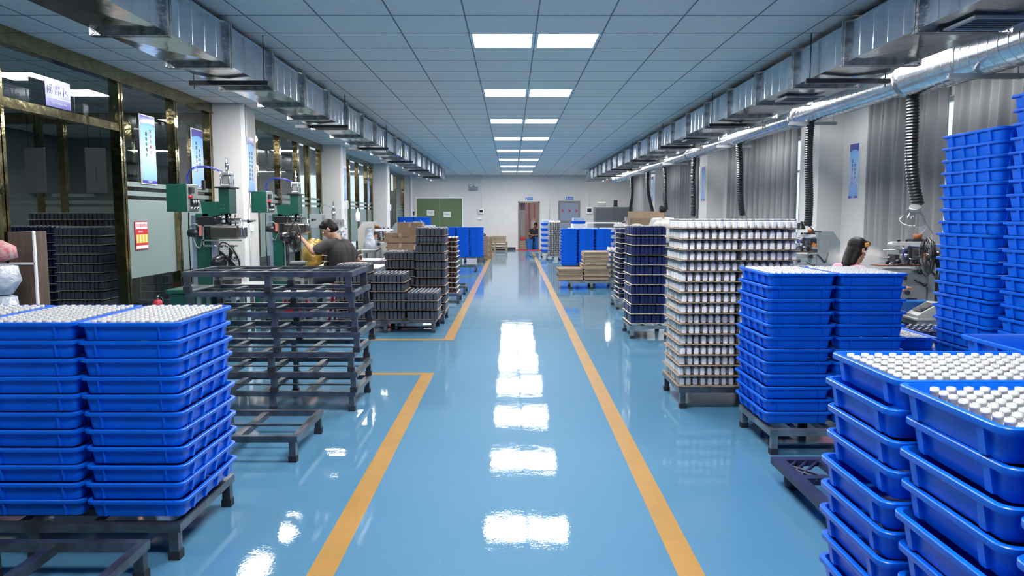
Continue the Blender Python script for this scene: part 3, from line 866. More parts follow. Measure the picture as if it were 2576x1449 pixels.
rg.tube([(.121 * math.cos(a * PI / 12), .121 * math.sin(a * PI / 12), -.12) for a in range(25)], .003, 6).lathe([(.052, .03), (.055, 0), (.05, -.01)], n=16)
rg.build('rim', 'alu', e)
MB().cyl((.03, 0, -.01), (.2, .02, -.24), .006, n=6).build('stay', 'alu', e)
tag(e, 'clear plastic cone hood with rim below the nearest hose', 'hood')
e = empty('desk_lamp', (3.76, 9.75, 1.22))
MB().lathe([(.02, .10), (.035, .08), (.06, .02), (.07, 0)], n=16).build('lamp_shade', 'black', e)
MB().tube([(0, 0, .1), (.08, 0, .08), (.2, .06, -.02), (.40, .24, -.04)], .008, 8).build('arm', 'dark', e)
tag(e, 'black gooseneck lamp beside the second exhaust hose', 'lamp')

# ------------------------------------------------------------------ welded steel frames
def frame_mesh_root(w=1.2, d=.6, h=.152, m='steel', top=False):
    """origin at front right-hand... local x -w..0, y 0..d, z 0..h"""
    t = .036
    root = empty('steel_pallet')
    f = MB().box(-w, 0, 0, t, h - t, h).box(-w, 0, d - t, d, h - t, h).box(-w, -w + t, t, d - t, h - t, h).box(-t, 0, t, d - t, h - t, h)
    f.build('top_frame', m, root)
    for x in (-w * .3, -w * .56, -w * .8): MB().box(x - .02, x + .02, t, d - t, h - t - .008, h - .008).build('cross_bar', m, root)
    MB().box(-w + t, -t, d * .42, d * .42 + .022, h - .012, h - .002).build('slim_rail', m, root)
    if top:
        for y in (.10, d - .12): MB().box(-w + .02, -.02, y - .015, y + .015, h, h + .026).build('top_rail', m, root)
    for x in (-.03, -w * .5, -w + .03):
        for y in (.02, d - .02):
            l = MB().box(x - .019, x + .019, y - .019, y + .019, .02, h - t).build('leg', m, root)
            MB().box(x - .023, x + .023, y - .023, y + .023, 0, .035).build('foot_cap', 'rubber', l)
    return root
FR = frame_mesh_root()
FRP = frame_mesh_root(1.2, .6, .1432)
FR2 = frame_mesh_root(.84, .6, .15, 'steel2')
FRT = frame_mesh_root(top=True)
usedf = {}
def frame(src, x, y, z, label, rz=0, group='welded steel stacking frames'):
    if src.name not in usedf: usedf[src.name] = 1; o = src
    else: o = copy_tree(src)
    o.location = (x, y, z); o.rotation_euler = (0, 0, rz)
    tag(o, label, 'frame', group)
    return o
# ------------------------------------------------------------------ blue trays
def tray_mesh(wide):
    b = MB()
    h, w, l = .0745, .408, .596
    k = 5
    rings = [rr(0, 0, w - .050, l - .050, .024, .0015, k), rr(0, 0, w - .046, l - .046, .026, .006, k), rr(0, 0, w - .030, l - .030, .028, h - .015, k), rr(0, 0, w - .002, l - .002, .034, h - .015, k),
             rr(0, 0, w, l, .035, h - .013, k), rr(0, 0, w, l, .035, h - .002, k), rr(0, 0, w - .004, l - .004, .034, h, k), rr(0, 0, w - .028, l - .028, .028, h, k),
             rr(0, 0, w - .034, l - .034, .026, h - .004, k), rr(0, 0, w - .056, l - .056, .020, .006, k)]
    b.loft(rings, 0, True)
    # ribs
    def rib(ax, pos, sg, wd):
        half = (w if ax == 'x' else l) / 2
        top, bot = half - .003, half - .013
        inn_t, inn_b = half - .020, half - .028
        z1, z0 = h - .0152, .006
        if ax == 'x':
            P = lambda u, y, z: (sg * u, y, z)
        else:
            P = lambda u, y, z: (y, sg * u, z)
        vs = [P(inn_b, pos - wd / 2, z0), P(bot, pos - wd / 2, z0), P(top, pos - wd / 2, z1), P(inn_t, pos - wd / 2, z1),
              P(inn_b, pos + wd / 2, z0), P(bot, pos + wd / 2, z0), P(top, pos + wd / 2, z1), P(inn_t, pos + wd / 2, z1)]
        b.add(vs, [(0, 1, 2, 3), (4, 7, 6, 5), (1, 5, 6, 2), (0, 4, 5, 1)], 0)
    for sg in (-1, 1):
        for p in (-.185, -.062, .062, .185): rib('x', p, sg, .016 if not wide else .020)
        for p in (-.125, .125): rib('y', p, sg, .006 if not wide else .024)
    o = b.build('tray', 'blue', fix=True)
    me = o.data
    me.set_sharp_from_angle(angle=math.radians(32))
    bpy.data.objects.remove(o)
    return me
TR_A, TR_B = tray_mesh(False), tray_mesh(True)
TRAYG = 'stacked blue plastic trays'
def trays(cx, cy, z0, n, desc, pitch=.0745, rz=0, wide=False, jit=.004, topdesc=None):
    """n trays, one on another; returns z of the top tray's base"""
    for k in range(n):
        o = bpy.data.objects.new('tray', TR_B if wide else TR_A)
        COL.objects.link(o)
        o.location = (cx + random.uniform(-jit, jit), cy + random.uniform(-jit, jit), z0 + k * pitch)
        o.rotation_euler = (0, 0, rz + random.uniform(-.008, .008))
        if pitch != .0745: o.scale = (1, 1, pitch / .0745)
        i = n - 1 - k
        tag(o, f'{("topmost" if i == 0 else NTH[i] + " from top")} blue tray in the {desc}', 'tray', TRAYG)
    return z0 + (n - 1) * pitch
# bottle meshes
def bottle_mesh(name, w, d, h, nr, nh, mats, bev=.004, k=1, flare=1.12):
    b = MB()
    r = [rr(0, 0, w - 2 * bev, d - 2 * bev, bev, 0, k), rr(0, 0, w, d, bev * 1.4, bev, k), rr(0, 0, w, d, bev * 1.4, h - bev, k), rr(0, 0, w - 2.4 * bev, d - 2.4 * bev, bev, h, k)]
    b.loft(r, 0)
    n = 8
    cr = lambda q, z: [(q * math.cos(2 * PI * i / n), q * math.sin(2 * PI * i / n), z) for i in range(n)]
    b.loft([cr(nr, h - .001), cr(nr, h + nh * .45), cr(nr * flare, h + nh * .45), cr(nr * flare, h + nh * .8), cr(nr, h + nh * .8), cr(nr, h + nh), cr(nr * .62, h + nh), cr(nr * .6, h + nh * .3)], 1, True)
    o = b.build(name, mats); me = o.data; bpy.data.objects.remove(o)
    return me
CB = bottle_mesh('clear_bottle', .0345, .0345, .044, .0105, .023, ['clear', 'clearneck'], .008, 2, 1.04)
WB = bottle_mesh('white_bottle', .0345, .040, .052, .0135, .015, ['wbot', 'neck'], .005)
NB = bottle_mesh('navy_bottle', .043, .060, .090, .011, .012, ['navy', 'capg'], .003)
GB = bottle_mesh('slate_bottle', .040, .060, .088, .011, .014, ['grey', 'capg'], .003)
BB = bottle_mesh('brown_bottle', .045, .060, .055, .014, .014, ['brown', 'capw'], .004)
def put(me, name, x, y, z, label, cat, group, a=0):
    o = bpy.data.objects.new(name, me); COL.objects.link(o)
    o.location = (x, y, z); o.rotation_euler = (0, 0, a)
    return tag(o, label, cat, group)
NW = 'one two three four five six seven eight nine ten eleven twelve thirteen fourteen fifteen sixteen seventeen eighteen nineteen twenty'.split()
def fill_tray(cx, cy, zb, pitch_, nx, ny, sx, sy, rz, solo, desc, lift=.010, short='top tray'):
    """glass bottles standing in the tray; SOLO: how many of the nearest get an object of their own"""
    sp = []
    for j in range(ny):
        for i in range(nx):
            x = (i - (nx - 1) / 2) * sx + random.uniform(-.0012, .0012); y = (j - (ny - 1) / 2) * sy + random.uniform(-.0012, .0012)
            c, s = math.cos(rz), math.sin(rz)
            sp.append((cx + x * c - y * s, cy + x * s + y * c, zb + lift, random.uniform(-.25, .25), i, j))
    sp.sort(key=lambda p: p[0] ** 2 + p[1] ** 2)
    for p in sp[:solo]:
        put(CB, 'clear_bottle', p[0], p[1], p[2], f'clear bottle, {NTH[p[4]]} in row {NW[p[5]]} from the {"near" if rz else "near"} rim, {short}', 'bottle', f'clear glass bottles in the {desc}', p[3])
    if sp[solo:]:
        o = merged('clear_bottles', CB, [p[:4] for p in sp[solo:]], ['clear', 'clearneck'])
        tag(o, f'many small clear glass bottles filling the {desc}', 'bottles', None, 'stuff')
# partition-side near stacks, on frame cart
Z0 = .155
for k, (cx, ds) in enumerate(((-1.518, 'tray stack beside the yellow line'), (-1.932, 'middle tray stack on the near frame'), (-2.346, 'third tray stack in from the yellow line'))):
    cy = 3.22
    zt = trays(cx, cy, .180, 11, ds, .0725, jit=.006)
    fill_tray(cx, cy, zt, 0, 9, 14, .0385, .0385, 0, 66 if k == 0 else 0, 'top tray of the ' + ds, lift=.012, short='tray by yellow line')
# aisle-edge stacks on the window side (nearest)
zt = None
for k, (cx, cy, ds) in enumerate(((1.235, 2.00, 'wide-ribbed stack farthest back of three'), (1.245, 1.585, 'wide-ribbed stack in the middle of three'), (1.25, 1.165, 'wide-ribbed stack at the picture edge'))):
    n = 11
    pt = .0785
    zt = trays(cx, cy, .135 - k * .004, n, ds, pt, R90, True, .010)
    if k < 2: fill_tray(cx, cy, zt, 0, 13, 9, .0402, .0385, 0, 117, 'top tray of the ' + ds, lift=.012, short=['farthest', 'middle'][k] + ' wide-ribbed tray')
# two tall stacks
trays(2.925, 4.51, .155, 23, 'tall stack by the curtain', .0757, 0, True, .008)
trays(2.925, 3.86, .155, 25, 'tallest stack nearest the camera side', .0757, 0, True, .008)
trays(2.03, 2.72, .135, 10, 'open empty stack behind the wide-ribbed ones', .0785, 0, True, .006)
frame(FR2, 3.30, 4.99, 0, 'steel frame under the low tray stack behind the pair')
z = trays(2.70, 5.30, .155, 5, 'low stack tucked beside the tall stack', .0840, 0, True, .004)
fill_tray(2.70, 5.30, z, 0, 9, 13, .037, .042, 0, 0, 'top tray of the low stack tucked beside the tall stack', .014)
# window side pair on frame cart
for k, (cx, ds) in enumerate(((1.695, 'stack facing the white bottles'), (2.105, 'stack in front of the seated woman'))):
    z = trays(cx, 4.615, .17, 12, ds, .0745, jit=.006)
    fill_tray(cx, 4.615, z, 0, 9, 14, .0385, .0385, 0, 0, 'top tray of the ' + ds, lift=.014)
# far blocks
for k, cx in enumerate((-1.86, -1.45, -1.04)):
    trays(cx, 22.7, .15, 12, f'far block by the kraft boxes, {["inner", "middle", "outer"][k]} column', .0745)
for k, cx in enumerate((-3.92, -3.30)):
    trays(cx, 28.0, .15, 16, f'block before the lift doors, {["inner", "outer"][k]} column', .0745, R90)
for k, cx in enumerate((1.44, 1.86, 2.28)):
    trays(cx, 18.75, .17, 12, f'block behind the board piles, {["first", "second", "third"][k]} column', .0745)
for k, cx in enumerate((1.72, 2.15, 2.58)):
    z = .17
    for i in range(5):
        z = trays(cx, 20.3, .17 + i * .18, 1, f'spaced rear block, {["first", "second", "third"][k]} column, level {["one","two","three","four","five"][i]}', .0745)
        o = MB().rbox(-.17, .17, -.26, .26, 0, .115, .01).build('pale_insert', 'insert', None, (cx, 20.3, z + .06)); tag(o, f'pale bluish plastic insert, level {["one","two","three","four","five"][i]}, {["first", "second", "third"][k]} rear column', 'insert', 'pale inserts between rear trays')
for i in range(6):
    z = trays(1.22, 25.6, .17 + i * .18, 1, f'spaced stack behind the far white bottles, level {["one","two","three","four","five","six"][i]}', .0745)
    o = MB().rbox(-.17, .17, -.26, .26, 0, .115, .01).build('pale_insert', 'insert', None, (1.22, 25.6, z + .06)); tag(o, f'pale plastic insert behind far white bottles, level {["one","two","three","four","five","six"][i]}', 'insert', 'pale inserts behind far bottles')
z = trays(1.98, 22.2, 1.16, 1, 'single high position above the rear block', .0745)
o = MB().rbox(-.19, .19, -.27, .27, 0, 1.155, .01).build('carton_column', 'foam', None, (1.98, 22.2, .0)); tag(o, 'white carton column hidden behind the blue tray blocks', 'carton')
o = MB().rbox(-.16, .16, -.25, .25, 0, .10, .01).build('pale_insert', 'insert', None, (1.98, 22.2, 1.225)); tag(o, 'pale ribbed insert in the highest far tray', 'insert')

frame(FRT, -1.345, 2.93, 0, 'dark steel frame under the near blue tray stacks')
frame(FR, -1.40, 2.19, 0, 'empty dark steel frame on the floor, nearest of all')
frame(FR, -1.215, 4.14, 0, 'empty low steel frame between tray stack and frame pile')
zz = [.1436 * i for i in range(7)]
dx = [0, .018, .000, .045, .030, .012, -.005]
for i in range(7):
    frame(FRP, -1.095 + dx[i] - .02, 5.25 + random.uniform(-.01, .01), zz[i], f'dark steel frame, {("topmost" if i == 6 else NTH[6-i] + " from top")} in the tall empty frame pile', random.uniform(-.006, .006))
frame(FR, -.905, 8.85, 0, 'steel frame under the front slate bottle stacks')
frame(FR, -.86, 9.62, 0, 'steel frame under the rear slate bottle stacks')
frame(FR, -.82, 11.85, 0, 'steel frame under the brown bottle stack')
frame(FR, -.80, 13.2, 0, 'empty steel frame behind the brown bottle stack')
frame(FR, -.80, 22.4, 0, 'steel frame under the far blue tray block')
frame(FR, -.86, 18.5, 0, 'empty steel frame in front of the far blue block')
frame(FR, 2.42, 5.33, 0, 'steel frame under the white bottle stack')
frame(FR2, 2.355, 4.27, 0, 'steel frame under the blue tray pair facing white bottles')
frame(FR2, 2.19, 8.42, 0, 'pale steel frame under the navy bottle stack')
frame(FR2, 2.40, 11.1, 0, 'pale steel frame behind the navy bottle stack')
frame(FR2, 1.96, 14.2, 0, 'pale steel frame under the brown board piles')
frame(FR, 2.48, 18.45, 0, 'steel frame under the block of far blue trays')
frame(FR, 2.80, 20.0, 0, 'steel frame under the spaced rear block')
frame(FR2, 1.95, 23.35, 0, 'steel frame under the far white bottle stack')
frame(FR2, 1.46, 25.3, 0, 'steel frame behind the far white bottle stack')
frame(FR, -2.9, 27.7, 0, 'steel frame under the blue block before lift doors')
frame(FR2, 3.22, 4.22, 0, 'steel frame under the tall curtain-side tray stack')
frame(FR2, 3.22, 3.56, 0, 'steel frame under the tallest tray stack')
# plastic pallets
def pallet(x0, y0, w, d, h, label):
    e = empty('plastic_pallet', (x0, y0, 0))
    b = MB()
    zt, zb = h, h - .035
    # deck with openings: rails and diagonal lattice
    b.box(0, w, 0, .05, zb, zt).box(0, w, d - .05, d, zb, zt).box(0, .06, .05, d - .05, zb, zt).box(w - .06, w, .05, d - .05, zb, zt)
    for q in range(1, 4): b.box(0.06, w - .06, d * q / 4 - .022, d * q / 4 + .022, zb, zt)
    for q in range(1, 4): b.box(w * q / 4 - .022, w * q / 4 + .022, .05, d - .05, zb + .002, zt - .002)
    b.build('deck', 'navyp', e)
    l = MB()
    for i in range(4):
        for j in range(4):
            if (i + j) % 2 == 0: continue
            ax0, ax1 = .06 + (w - .12) * i / 4, .06 + (w - .12) * (i + 1) / 4
            ay0, ay1 = .05 + (d - .1) * j / 4, .05 + (d - .1) * (j + 1) / 4
            for t in (.25, .5, .75):
                for s_ in (0, 1):
                    p0 = (ax0, ay0 + (ay1 - ay0) * t) if not s_ else (ax0, ay1 - (ay1 - ay0) * t)
                    p1 = (ax0 + (ax1 - ax0) * t, ay0) if not s_ else (ax0 + (ax1 - ax0) * t, ay1)
                    l.cyl((p0[0], p0[1], zt - .012), (p1[0], p1[1], zt - .012), .009, n=6)
    l.build('lattice', 'navyp', e)
    for i in range(3):
        for j in range(3):
            cx, cy = .09 + (w - .18) * i / 2, .09 + (d - .18) * j / 2
            MB().lathe([(.04, 0), (.045, .004), (.055, zb)], (cx, cy, 0), 12).build('foot', 'navyp', e)
    tag(e, label, 'pallet', 'dark blue plastic pallets')
pallet(1.37, 2.62, 1.0, 1.22, .132, 'dark blue lattice plastic pallet jutting into the aisle side')
pallet(.97, .85, 1.15, 1.3, .125, 'dark blue plastic pallet under the three wide-ribbed stacks')

# ------------------------------------------------------------------ bottle stacks on boards
def layers(x0, x1, y0, y1, z0, n, pitch, me, bname, nx, ny, blabel, cat, desc, bm='board', side=None, solo_rows=None, jit=.004, bt=.005, top_solo=True, mats=None, board_jit=.006, group=None, short='stack'):
    """n boards with bottles; the rows facing the aisle are objects of their own, the rest of each layer one stuff object"""
    rest = []
    for k in range(n):
        jx, jy = random.uniform(-board_jit, board_jit), random.uniform(-board_jit, board_jit)
        z = z0 + k * pitch
        b = MB().rbox(x0 - .012, x1 + .012, y0 - .012, y1 + .012, 0, bt, .0015).build('layer_board', bm, None, (jx, jy, z))
        i_ = n - 1 - k
        tag(b, f'{("topmost" if i_ == 0 else NTH[i_] + " from top")} thin board in the {desc}', 'board', 'boards in the ' + desc)
        for j in range(ny):
            for i in range(nx):
                x = x0 + (i + .5) * (x1 - x0) / nx + jx + random.uniform(-jit, jit)
                y = y0 + (j + .5) * (y1 - y0) / ny + jy + random.uniform(-jit, jit)
                a = random.uniform(-.08, .08)
                own = (j == 0 and (solo_rows is None or k in solo_rows)) or (side == 'l' and i == 0) or (side == 'r' and i == nx - 1)
                if own: put(me, bname, x, y, z + bt, f'{blabel}, {NTH[(i if x0 > 0 else nx - 1 - i)]} from aisle corner, ' + (f'front row' if j == 0 else f'{NTH[j]} row back') + f', {("top" if k == n - 1 else NTH[n - 1 - k])} layer, {short}', cat, group or (bname.replace('_', ' ') + 's in layered stacks'), a)
                else: rest.append((x, y, z + bt, a))
    if rest:
        o = merged(bname + 's', me, rest, mats)
        tag(o, f'closely packed inner rows of bottles in the {desc}', 'bottles', None, 'stuff')
layers(1.225, 1.635, 5.36, 5.90, .158, 16, .0763, WB, 'white_bottle', 8, 9, 'white bottle', 'bottle', 'white bottle stack, aisle column', short='white aisle column', side='l', mats=['wbot', 'neck'], group='white bottles in the tall white stack')
layers(1.650, 2.06, 5.36, 5.90, .158, 16, .0763, WB, 'white_bottle', 8, 9, 'white bottle', 'bottle', 'white bottle stack, inner column', short='white inner column', solo_rows={15, 14, 13, 12, 11, 10}, mats=['wbot', 'neck'], group='white bottles in the tall white stack')
layers(1.365, 1.755, 8.47, 9.02, .165, 10, .1122, NB, 'navy_bottle', 8, 8, 'navy bottle', 'bottle', 'navy bottle stack', 'boardl', short='navy stack', side='l', mats=['navy', 'capg'])
layers(-1.66, -1.27, 8.88, 9.42, .16, 5, .1105, GB, 'slate_bottle', 8, 8, 'slate bottle', 'bottle', 'front slate stack beside the frame pile', short='front slate stack', mats=['grey', 'capg'])
layers(-1.25, -.88, 8.88, 9.42, .16, 3, .1105, GB, 'slate_bottle', 8, 8, 'slate bottle', 'bottle', 'lowest slate stack beside the yellow line', short='lowest slate stack', side='r', mats=['grey', 'capg'])
layers(-1.64, -1.26, 9.66, 10.2, .16, 7, .1115, GB, 'slate_bottle', 8, 8, 'slate bottle', 'bottle', 'rear slate stack beside the cartons', short='rear slate stack', mats=['grey', 'capg'])
layers(-1.24, -.86, 9.66, 10.2, .16, 10, .1090, GB, 'slate_bottle', 8, 8, 'slate bottle', 'bottle', 'tallest slate stack beside the cartons', short='tallest slate stack', side='r', mats=['grey', 'capg'])
layers(-2.1, -1.70, 8.92, 9.28, .16, 6, .1105, GB, 'slate_bottle', 8, 7, 'slate bottle', 'bottle', 'slate stack hidden behind the frame pile', short='half-hidden slate stack', solo_rows={5}, mats=['grey', 'capg'])
layers(-1.25, -.87, 11.9, 12.42, .165, 11, .0820, BB, 'brown_bottle', 7, 7, 'brown bottle', 'bottle', 'brown bottle stack', 'boardl', short='brown stack', side='r', mats=['brown', 'capw'])
# far white stack
WF = WB
layers(1.165, 1.545, 23.4, 23.9, .17, 16, .0668, WB, 'white_bottle', 7, 4, 'tiny white bottle in the far white stack', 'bottle', 'far white bottle stack', solo_rows=set(), mats=['wbot', 'neck'])
layers(2.95, 3.6, 21.3, 21.8, .3, 12, .0705, WB, 'white_bottle', 11, 3, 'tiny white bottle in the rear white stack', 'bottle', 'rear white bottle stack behind the trays', solo_rows=set(), mats=['wbot', 'neck'])
o = MB().rbox(2.9, 3.65, 21.25, 21.85, 0, .29, .01).build('steel_box_stand', 'steel2'); tag(o, 'low stand under the rear white bottle stack', 'stand')
layers(1.95, 2.24, 14.95, 15.4, .165, 6, .105, WB, 'white_bottle', 4, 4, 'white bottle in the short stack beside the board piles', 'bottle', 'short white stack beside the board piles', solo_rows=set(), mats=['wbot', 'neck'])
frame(FR2, 2.45, 14.9, 0, 'pale steel frame under the short white stack')
layers(1.62, 1.96, 11.15, 11.65, .16, 14, .075, BB, 'navy_bottle', 6, 5, 'short dark bottle in the stack behind the navy one', 'bottle', 'dark stack behind the navy one', 'boardl', solo_rows=set(), mats=['navyd', 'capg'])
# trays of navy bottles beside the woman
def tabletop(x0, x1, y0, y1, h, label, m='table', leg='steel2'):
    e = empty('work_table', (x0, y0, 0))
    w, d = x1 - x0, y1 - y0
    MB().rbox(0, w, 0, d, h - .022, h, .004).build('table_top', m, e)
    MB().box(.03, w - .03, .03, .06, h - .07, h - .022).box(.03, w - .03, d - .06, d - .03, h - .07, h - .022).box(.03, .06, .06, d - .06, h - .07, h - .022).box(w - .06, w - .03, .06, d - .06, h - .07, h - .022).build('apron', leg, e)
    for yy in (.04, d - .065): MB().box(.05, w - .05, yy, yy + .025, .18, .205).build('lower_rail', leg, e)
    for x in (.05, w - .05):
        for y in (.05, d - .05): MB().box(x - .018, x + .018, y - .018, y + .018, 0, h - .022).build('leg', leg, e)
    tag(e, label, 'table', 'work tables')
    return e
tabletop(2.75, 3.25, 7.55, 8.1, .76, 'work table carrying navy bottles beside the seated woman')
layers(2.78, 3.22, 7.6, 8.05, .762, 1, .1, NB, 'navy_bottle', 9, 6, 'navy bottle', 'bottle', 'navy row beside the seated woman', 'boardl', short='table beside woman', mats=['navy', 'capg'], group='navy bottles on the side table')
tabletop(3.05, 3.75, 5.7, 6.2, .40, 'low table with navy bottles under the nearest press', 'panel')
layers(3.1, 3.6, 5.75, 6.15, .402, 1, .1, NB, 'navy_bottle', 9, 5, 'navy bottle on the low table before the nearest press', 'bottle', 'navy row under the nearest press', 'boardl', solo_rows=set(), mats=['navy', 'capg'])

# storeroom stacks (behind glass)
layers(-5.49, -4.94, 9.0, 9.47, .16, 10, .1105, GB, 'stored_bottle', 11, 8, 'slate bottle', 'bottle', 'storeroom stack in the opening', 'boardl', short='storeroom opening stack', side='r', mats=['grey', 'capg'])
frame(FR, -4.60 - .30, 8.95, 0, 'steel frame under the storeroom stack in the opening')
layers(-6.95, -6.05, 9.9, 10.4, .16, 10, .1105, NB, 'stored_navy_bottle', 16, 4, 'navy bottle', 'bottle', 'wide navy storeroom stack', 'boardl', short='storeroom stack', solo_rows={4, 5, 6, 7, 8, 9}, mats=['navy', 'capg'])
frame(FR, -5.9, 9.85, 0, 'steel frame under the wide navy storeroom stack')
layers(-7.1, -5.95, 11.0, 11.5, .16, 13, .098, GB, 'stored_bottle', 18, 4, 'slate bottle', 'bottle', 'highest storeroom stack', 'boardl', short='highest storeroom stack', solo_rows={11, 12}, mats=['grey', 'capg'])
frame(FR, -5.93, 10.95, 0, 'steel frame under the highest storeroom stack')
layers(-4.98, -4.58, 10.0, 10.5, .16, 6, .1105, GB, 'stored_bottle', 8, 5, 'slate bottle', 'bottle', 'low stack behind frosted glass', 'boardl', short='behind frosted glass', solo_rows=set(), side='r', mats=['grey', 'capg'])
frame(FR2, -4.54, 9.95, 0, 'steel frame under the low stack behind frosted glass')

# ------------------------------------------------------------------ board piles, cartons, wood
for i in range(24):
    jx = random.uniform(-.012, .012) - (.03 if 9 < i < 14 else 0); jy = random.uniform(-.01, .01)
    t = .0235
    o = MB().rbox(-.235, .235, -.3, .3, 0, t - .003, .0015).build('layer_board', 'cardl' if i % 3 else 'card', None, (1.63 + jx, 14.55 + jy, .152 + i * t * .99), random.uniform(-.02, .02))
    tag(o, f'{("topmost" if i == 23 else NTH[23-i] + " from top")} brown board of the taller board pile', 'board', 'boards in the taller pile')
for i in range(10):
    o = MB().rbox(-.235, .235, -.3, .3, 0, .0205, .0015).build('layer_board', 'cardl' if i % 3 else 'card', None, (1.14 + random.uniform(-.02, .012), 14.55 + random.uniform(-.01, .01), .152 + i * .0233), random.uniform(-.02, .02))
    tag(o, f'{("topmost" if i == 9 else NTH[9-i] + " from top")} brown board of the lower board pile', 'board', 'boards in the lower pile')
def carton(x, y, z, w, d, h, label, m='card', rz=0, open_=False, txt=None):
    e = empty('carton', (x, y, z), rz)
    if open_:
        MB().box(-w / 2, w / 2, -d / 2, -d / 2 + .005, 0, h).box(-w / 2, w / 2, d / 2 - .005, d / 2, 0, h).box(-w / 2, -w / 2 + .005, -d / 2, d / 2, 0, h).box(w / 2 - .005, w / 2, -d / 2, d / 2, 0, h).box(-w / 2, w / 2, -d / 2, d / 2, 0, .005).build('body', m, e)
        MB().add([(-w / 2, d / 2, h), (w / 2, d / 2, h), (w / 2, d / 2 + .03, h + d * .42), (-w / 2, d / 2 + .03, h + d * .42), (-w / 2, d / 2 + .005, h), (w / 2, d / 2 + .005, h), (w / 2, d / 2 + .035, h + d * .42), (-w / 2, d / 2 + .035, h + d * .42)], [(0, 1, 2, 3), (4, 7, 6, 5), (0, 4, 5, 1), (3, 2, 6, 7), (0, 3, 7, 4), (1, 5, 6, 2)]).build('flap', 'cardl', e)
    else:
        MB().rbox(-w / 2, w / 2, -d / 2, d / 2, 0, h, .006).build('body', m, e)
        MB().box(-w / 2 - .003, w / 2 + .003, -d / 2 - .003, -.004, h, h + .004).box(-w / 2 - .003, w / 2 + .003, .004, d / 2 + .003, h, h + .004).build('flap', 'cardl', e)
        MB().box(-.025, .025, -d / 2 - .002, -d / 2, h * .55, h).build('tape', 'cardl', e)
    if txt: text('lettering', txt, .05, (0, -d / 2 - .003, h * .6), (PI / 2, 0, 0), 'ink', e)
    tag(e, label, 'carton', 'cardboard cartons')
# pile behind the slate stacks
tabletop(-2.35, -1.62, 13.1, 14.0, .62, 'work table with cartons behind the slate bottles', 'white')
carton(-1.95, 13.5, .62, .42, .4, .10, 'lowest brown carton of the pile behind slate bottles')
carton(-1.97, 13.5, .724, .48, .4, .19, 'brown carton, second from bottom behind the slate bottles')
carton(-1.97, 13.48, .918, .56, .42, .17, 'lettered brown carton in the pile behind slate bottles', txt='Y2188-1  30ml')
carton(-1.80, 13.5, 1.092, .44, .4, .18, 'topmost carton of the pile behind the slate bottles', open_=False)
for i in range(5): carton(-.90, 23.5, .0 + i * .152, .34, .3, .148, f'brown carton in the column beside far trays, {ORD[4-i]}', 'card')
for i in range(4): carton(-.72, 24.3, .0 + i * .18, .2, .3, .176, f'slim carton in the column nearest the timber, {ORD[3-i]}', 'card')
def plank_pallet(x, y, z, label):
    e = empty('timber_pallet', (x, y, z))
    for i in range(5): MB().box(0, 1.0, i * .13, i * .13 + .09, .09, .112).build('plank', 'wood', e)
    for i in range(3): MB().box(i * .46, i * .46 + .08, 0, .61, .02, .09).build('bearer', 'wood', e)
    for i in range(2): MB().box(0, 1.0, i * .5, i * .5 + .09, 0, .02).build('plank', 'wood', e)
    tag(e, label, 'pallet', 'old timber pallets')
for i in range(3): plank_pallet(-1.15, 29.6 + .02 * i, i * .114, f'old timber pallet against the far wall, {ORD[2-i]}')
for i in range(2):
    o = MB().rbox(-.5, .5, -.1, .1, 0, .12, .01).build('timber_beam', 'wood', None, (-.7, 29.8, .343 + i * .124), .02); tag(o, f'{["lower", "upper"][i]} rough timber beam lying on the far pallets', 'beam', 'timber beams on pallets')
o = MB().tube([(-.9, 23.4, .79), (-.85, 23.45, .83), (-.8, 23.4, .795)], .02, 6).rbox(-1.02, -.80, 23.38, 23.6, .762, .795, .005).build('scrap_parts', 'dark'); tag(o, 'dark scrap parts lying on the brown carton column', 'scrap')
# kraft boxes beside the man in white
tabletop(2.9, 3.8, 17.9, 18.7, 1.0, 'high bench carrying kraft boxes beside the man in white', 'panel')
carton(3.12, 18.2, 1.0, .52, .4, .33, 'kraft carton with raised flap beside the man in white', open_=True)
carton(3.52, 18.2, 1.0, .26, .4, .33, 'narrow kraft carton with pale flap near the man', open_=True)
o = MB().lathe([(.05, 0), (.05, .32), (.03, .33), (.05, .34), (.05, .42)], (3.3, 18.55, 1.0), 12).build('clear_canister', 'clearp'); tag(o, 'clear plastic canister behind the kraft cartons', 'canister')
# wooden crate pieces by the dark stack
o = MB().box(1.80, 1.95, 12.6, 12.85, 0, .2).box(1.82, 1.93, 12.6, 12.8, .2, .72).build('wooden_crate', 'wood'); tag(o, 'upright wooden crate behind the navy bottle stack', 'crate')
for i in range(3):
    o = MB().lathe([(.05, 0), (.16, .03), (.19, .1), (.13, .17), (.03, .2)], (0, 0, 0), 10).build('crumpled_sack', 'glove', None, (2.15 + .03 * i, 13.2, .66 + .2 * i)); o.rotation_euler = (0, 0, i); tag(o, f'crumpled grey sack behind the navy stack, {["lowest", "middle", "topmost"][i]}', 'sack', 'crumpled grey sacks')
o = MB().rbox(1.95, 2.4, 13.0, 13.4, 0, .655, .01).build('carton_column', 'card'); tag(o, 'brown carton column carrying crumpled sacks', 'carton')

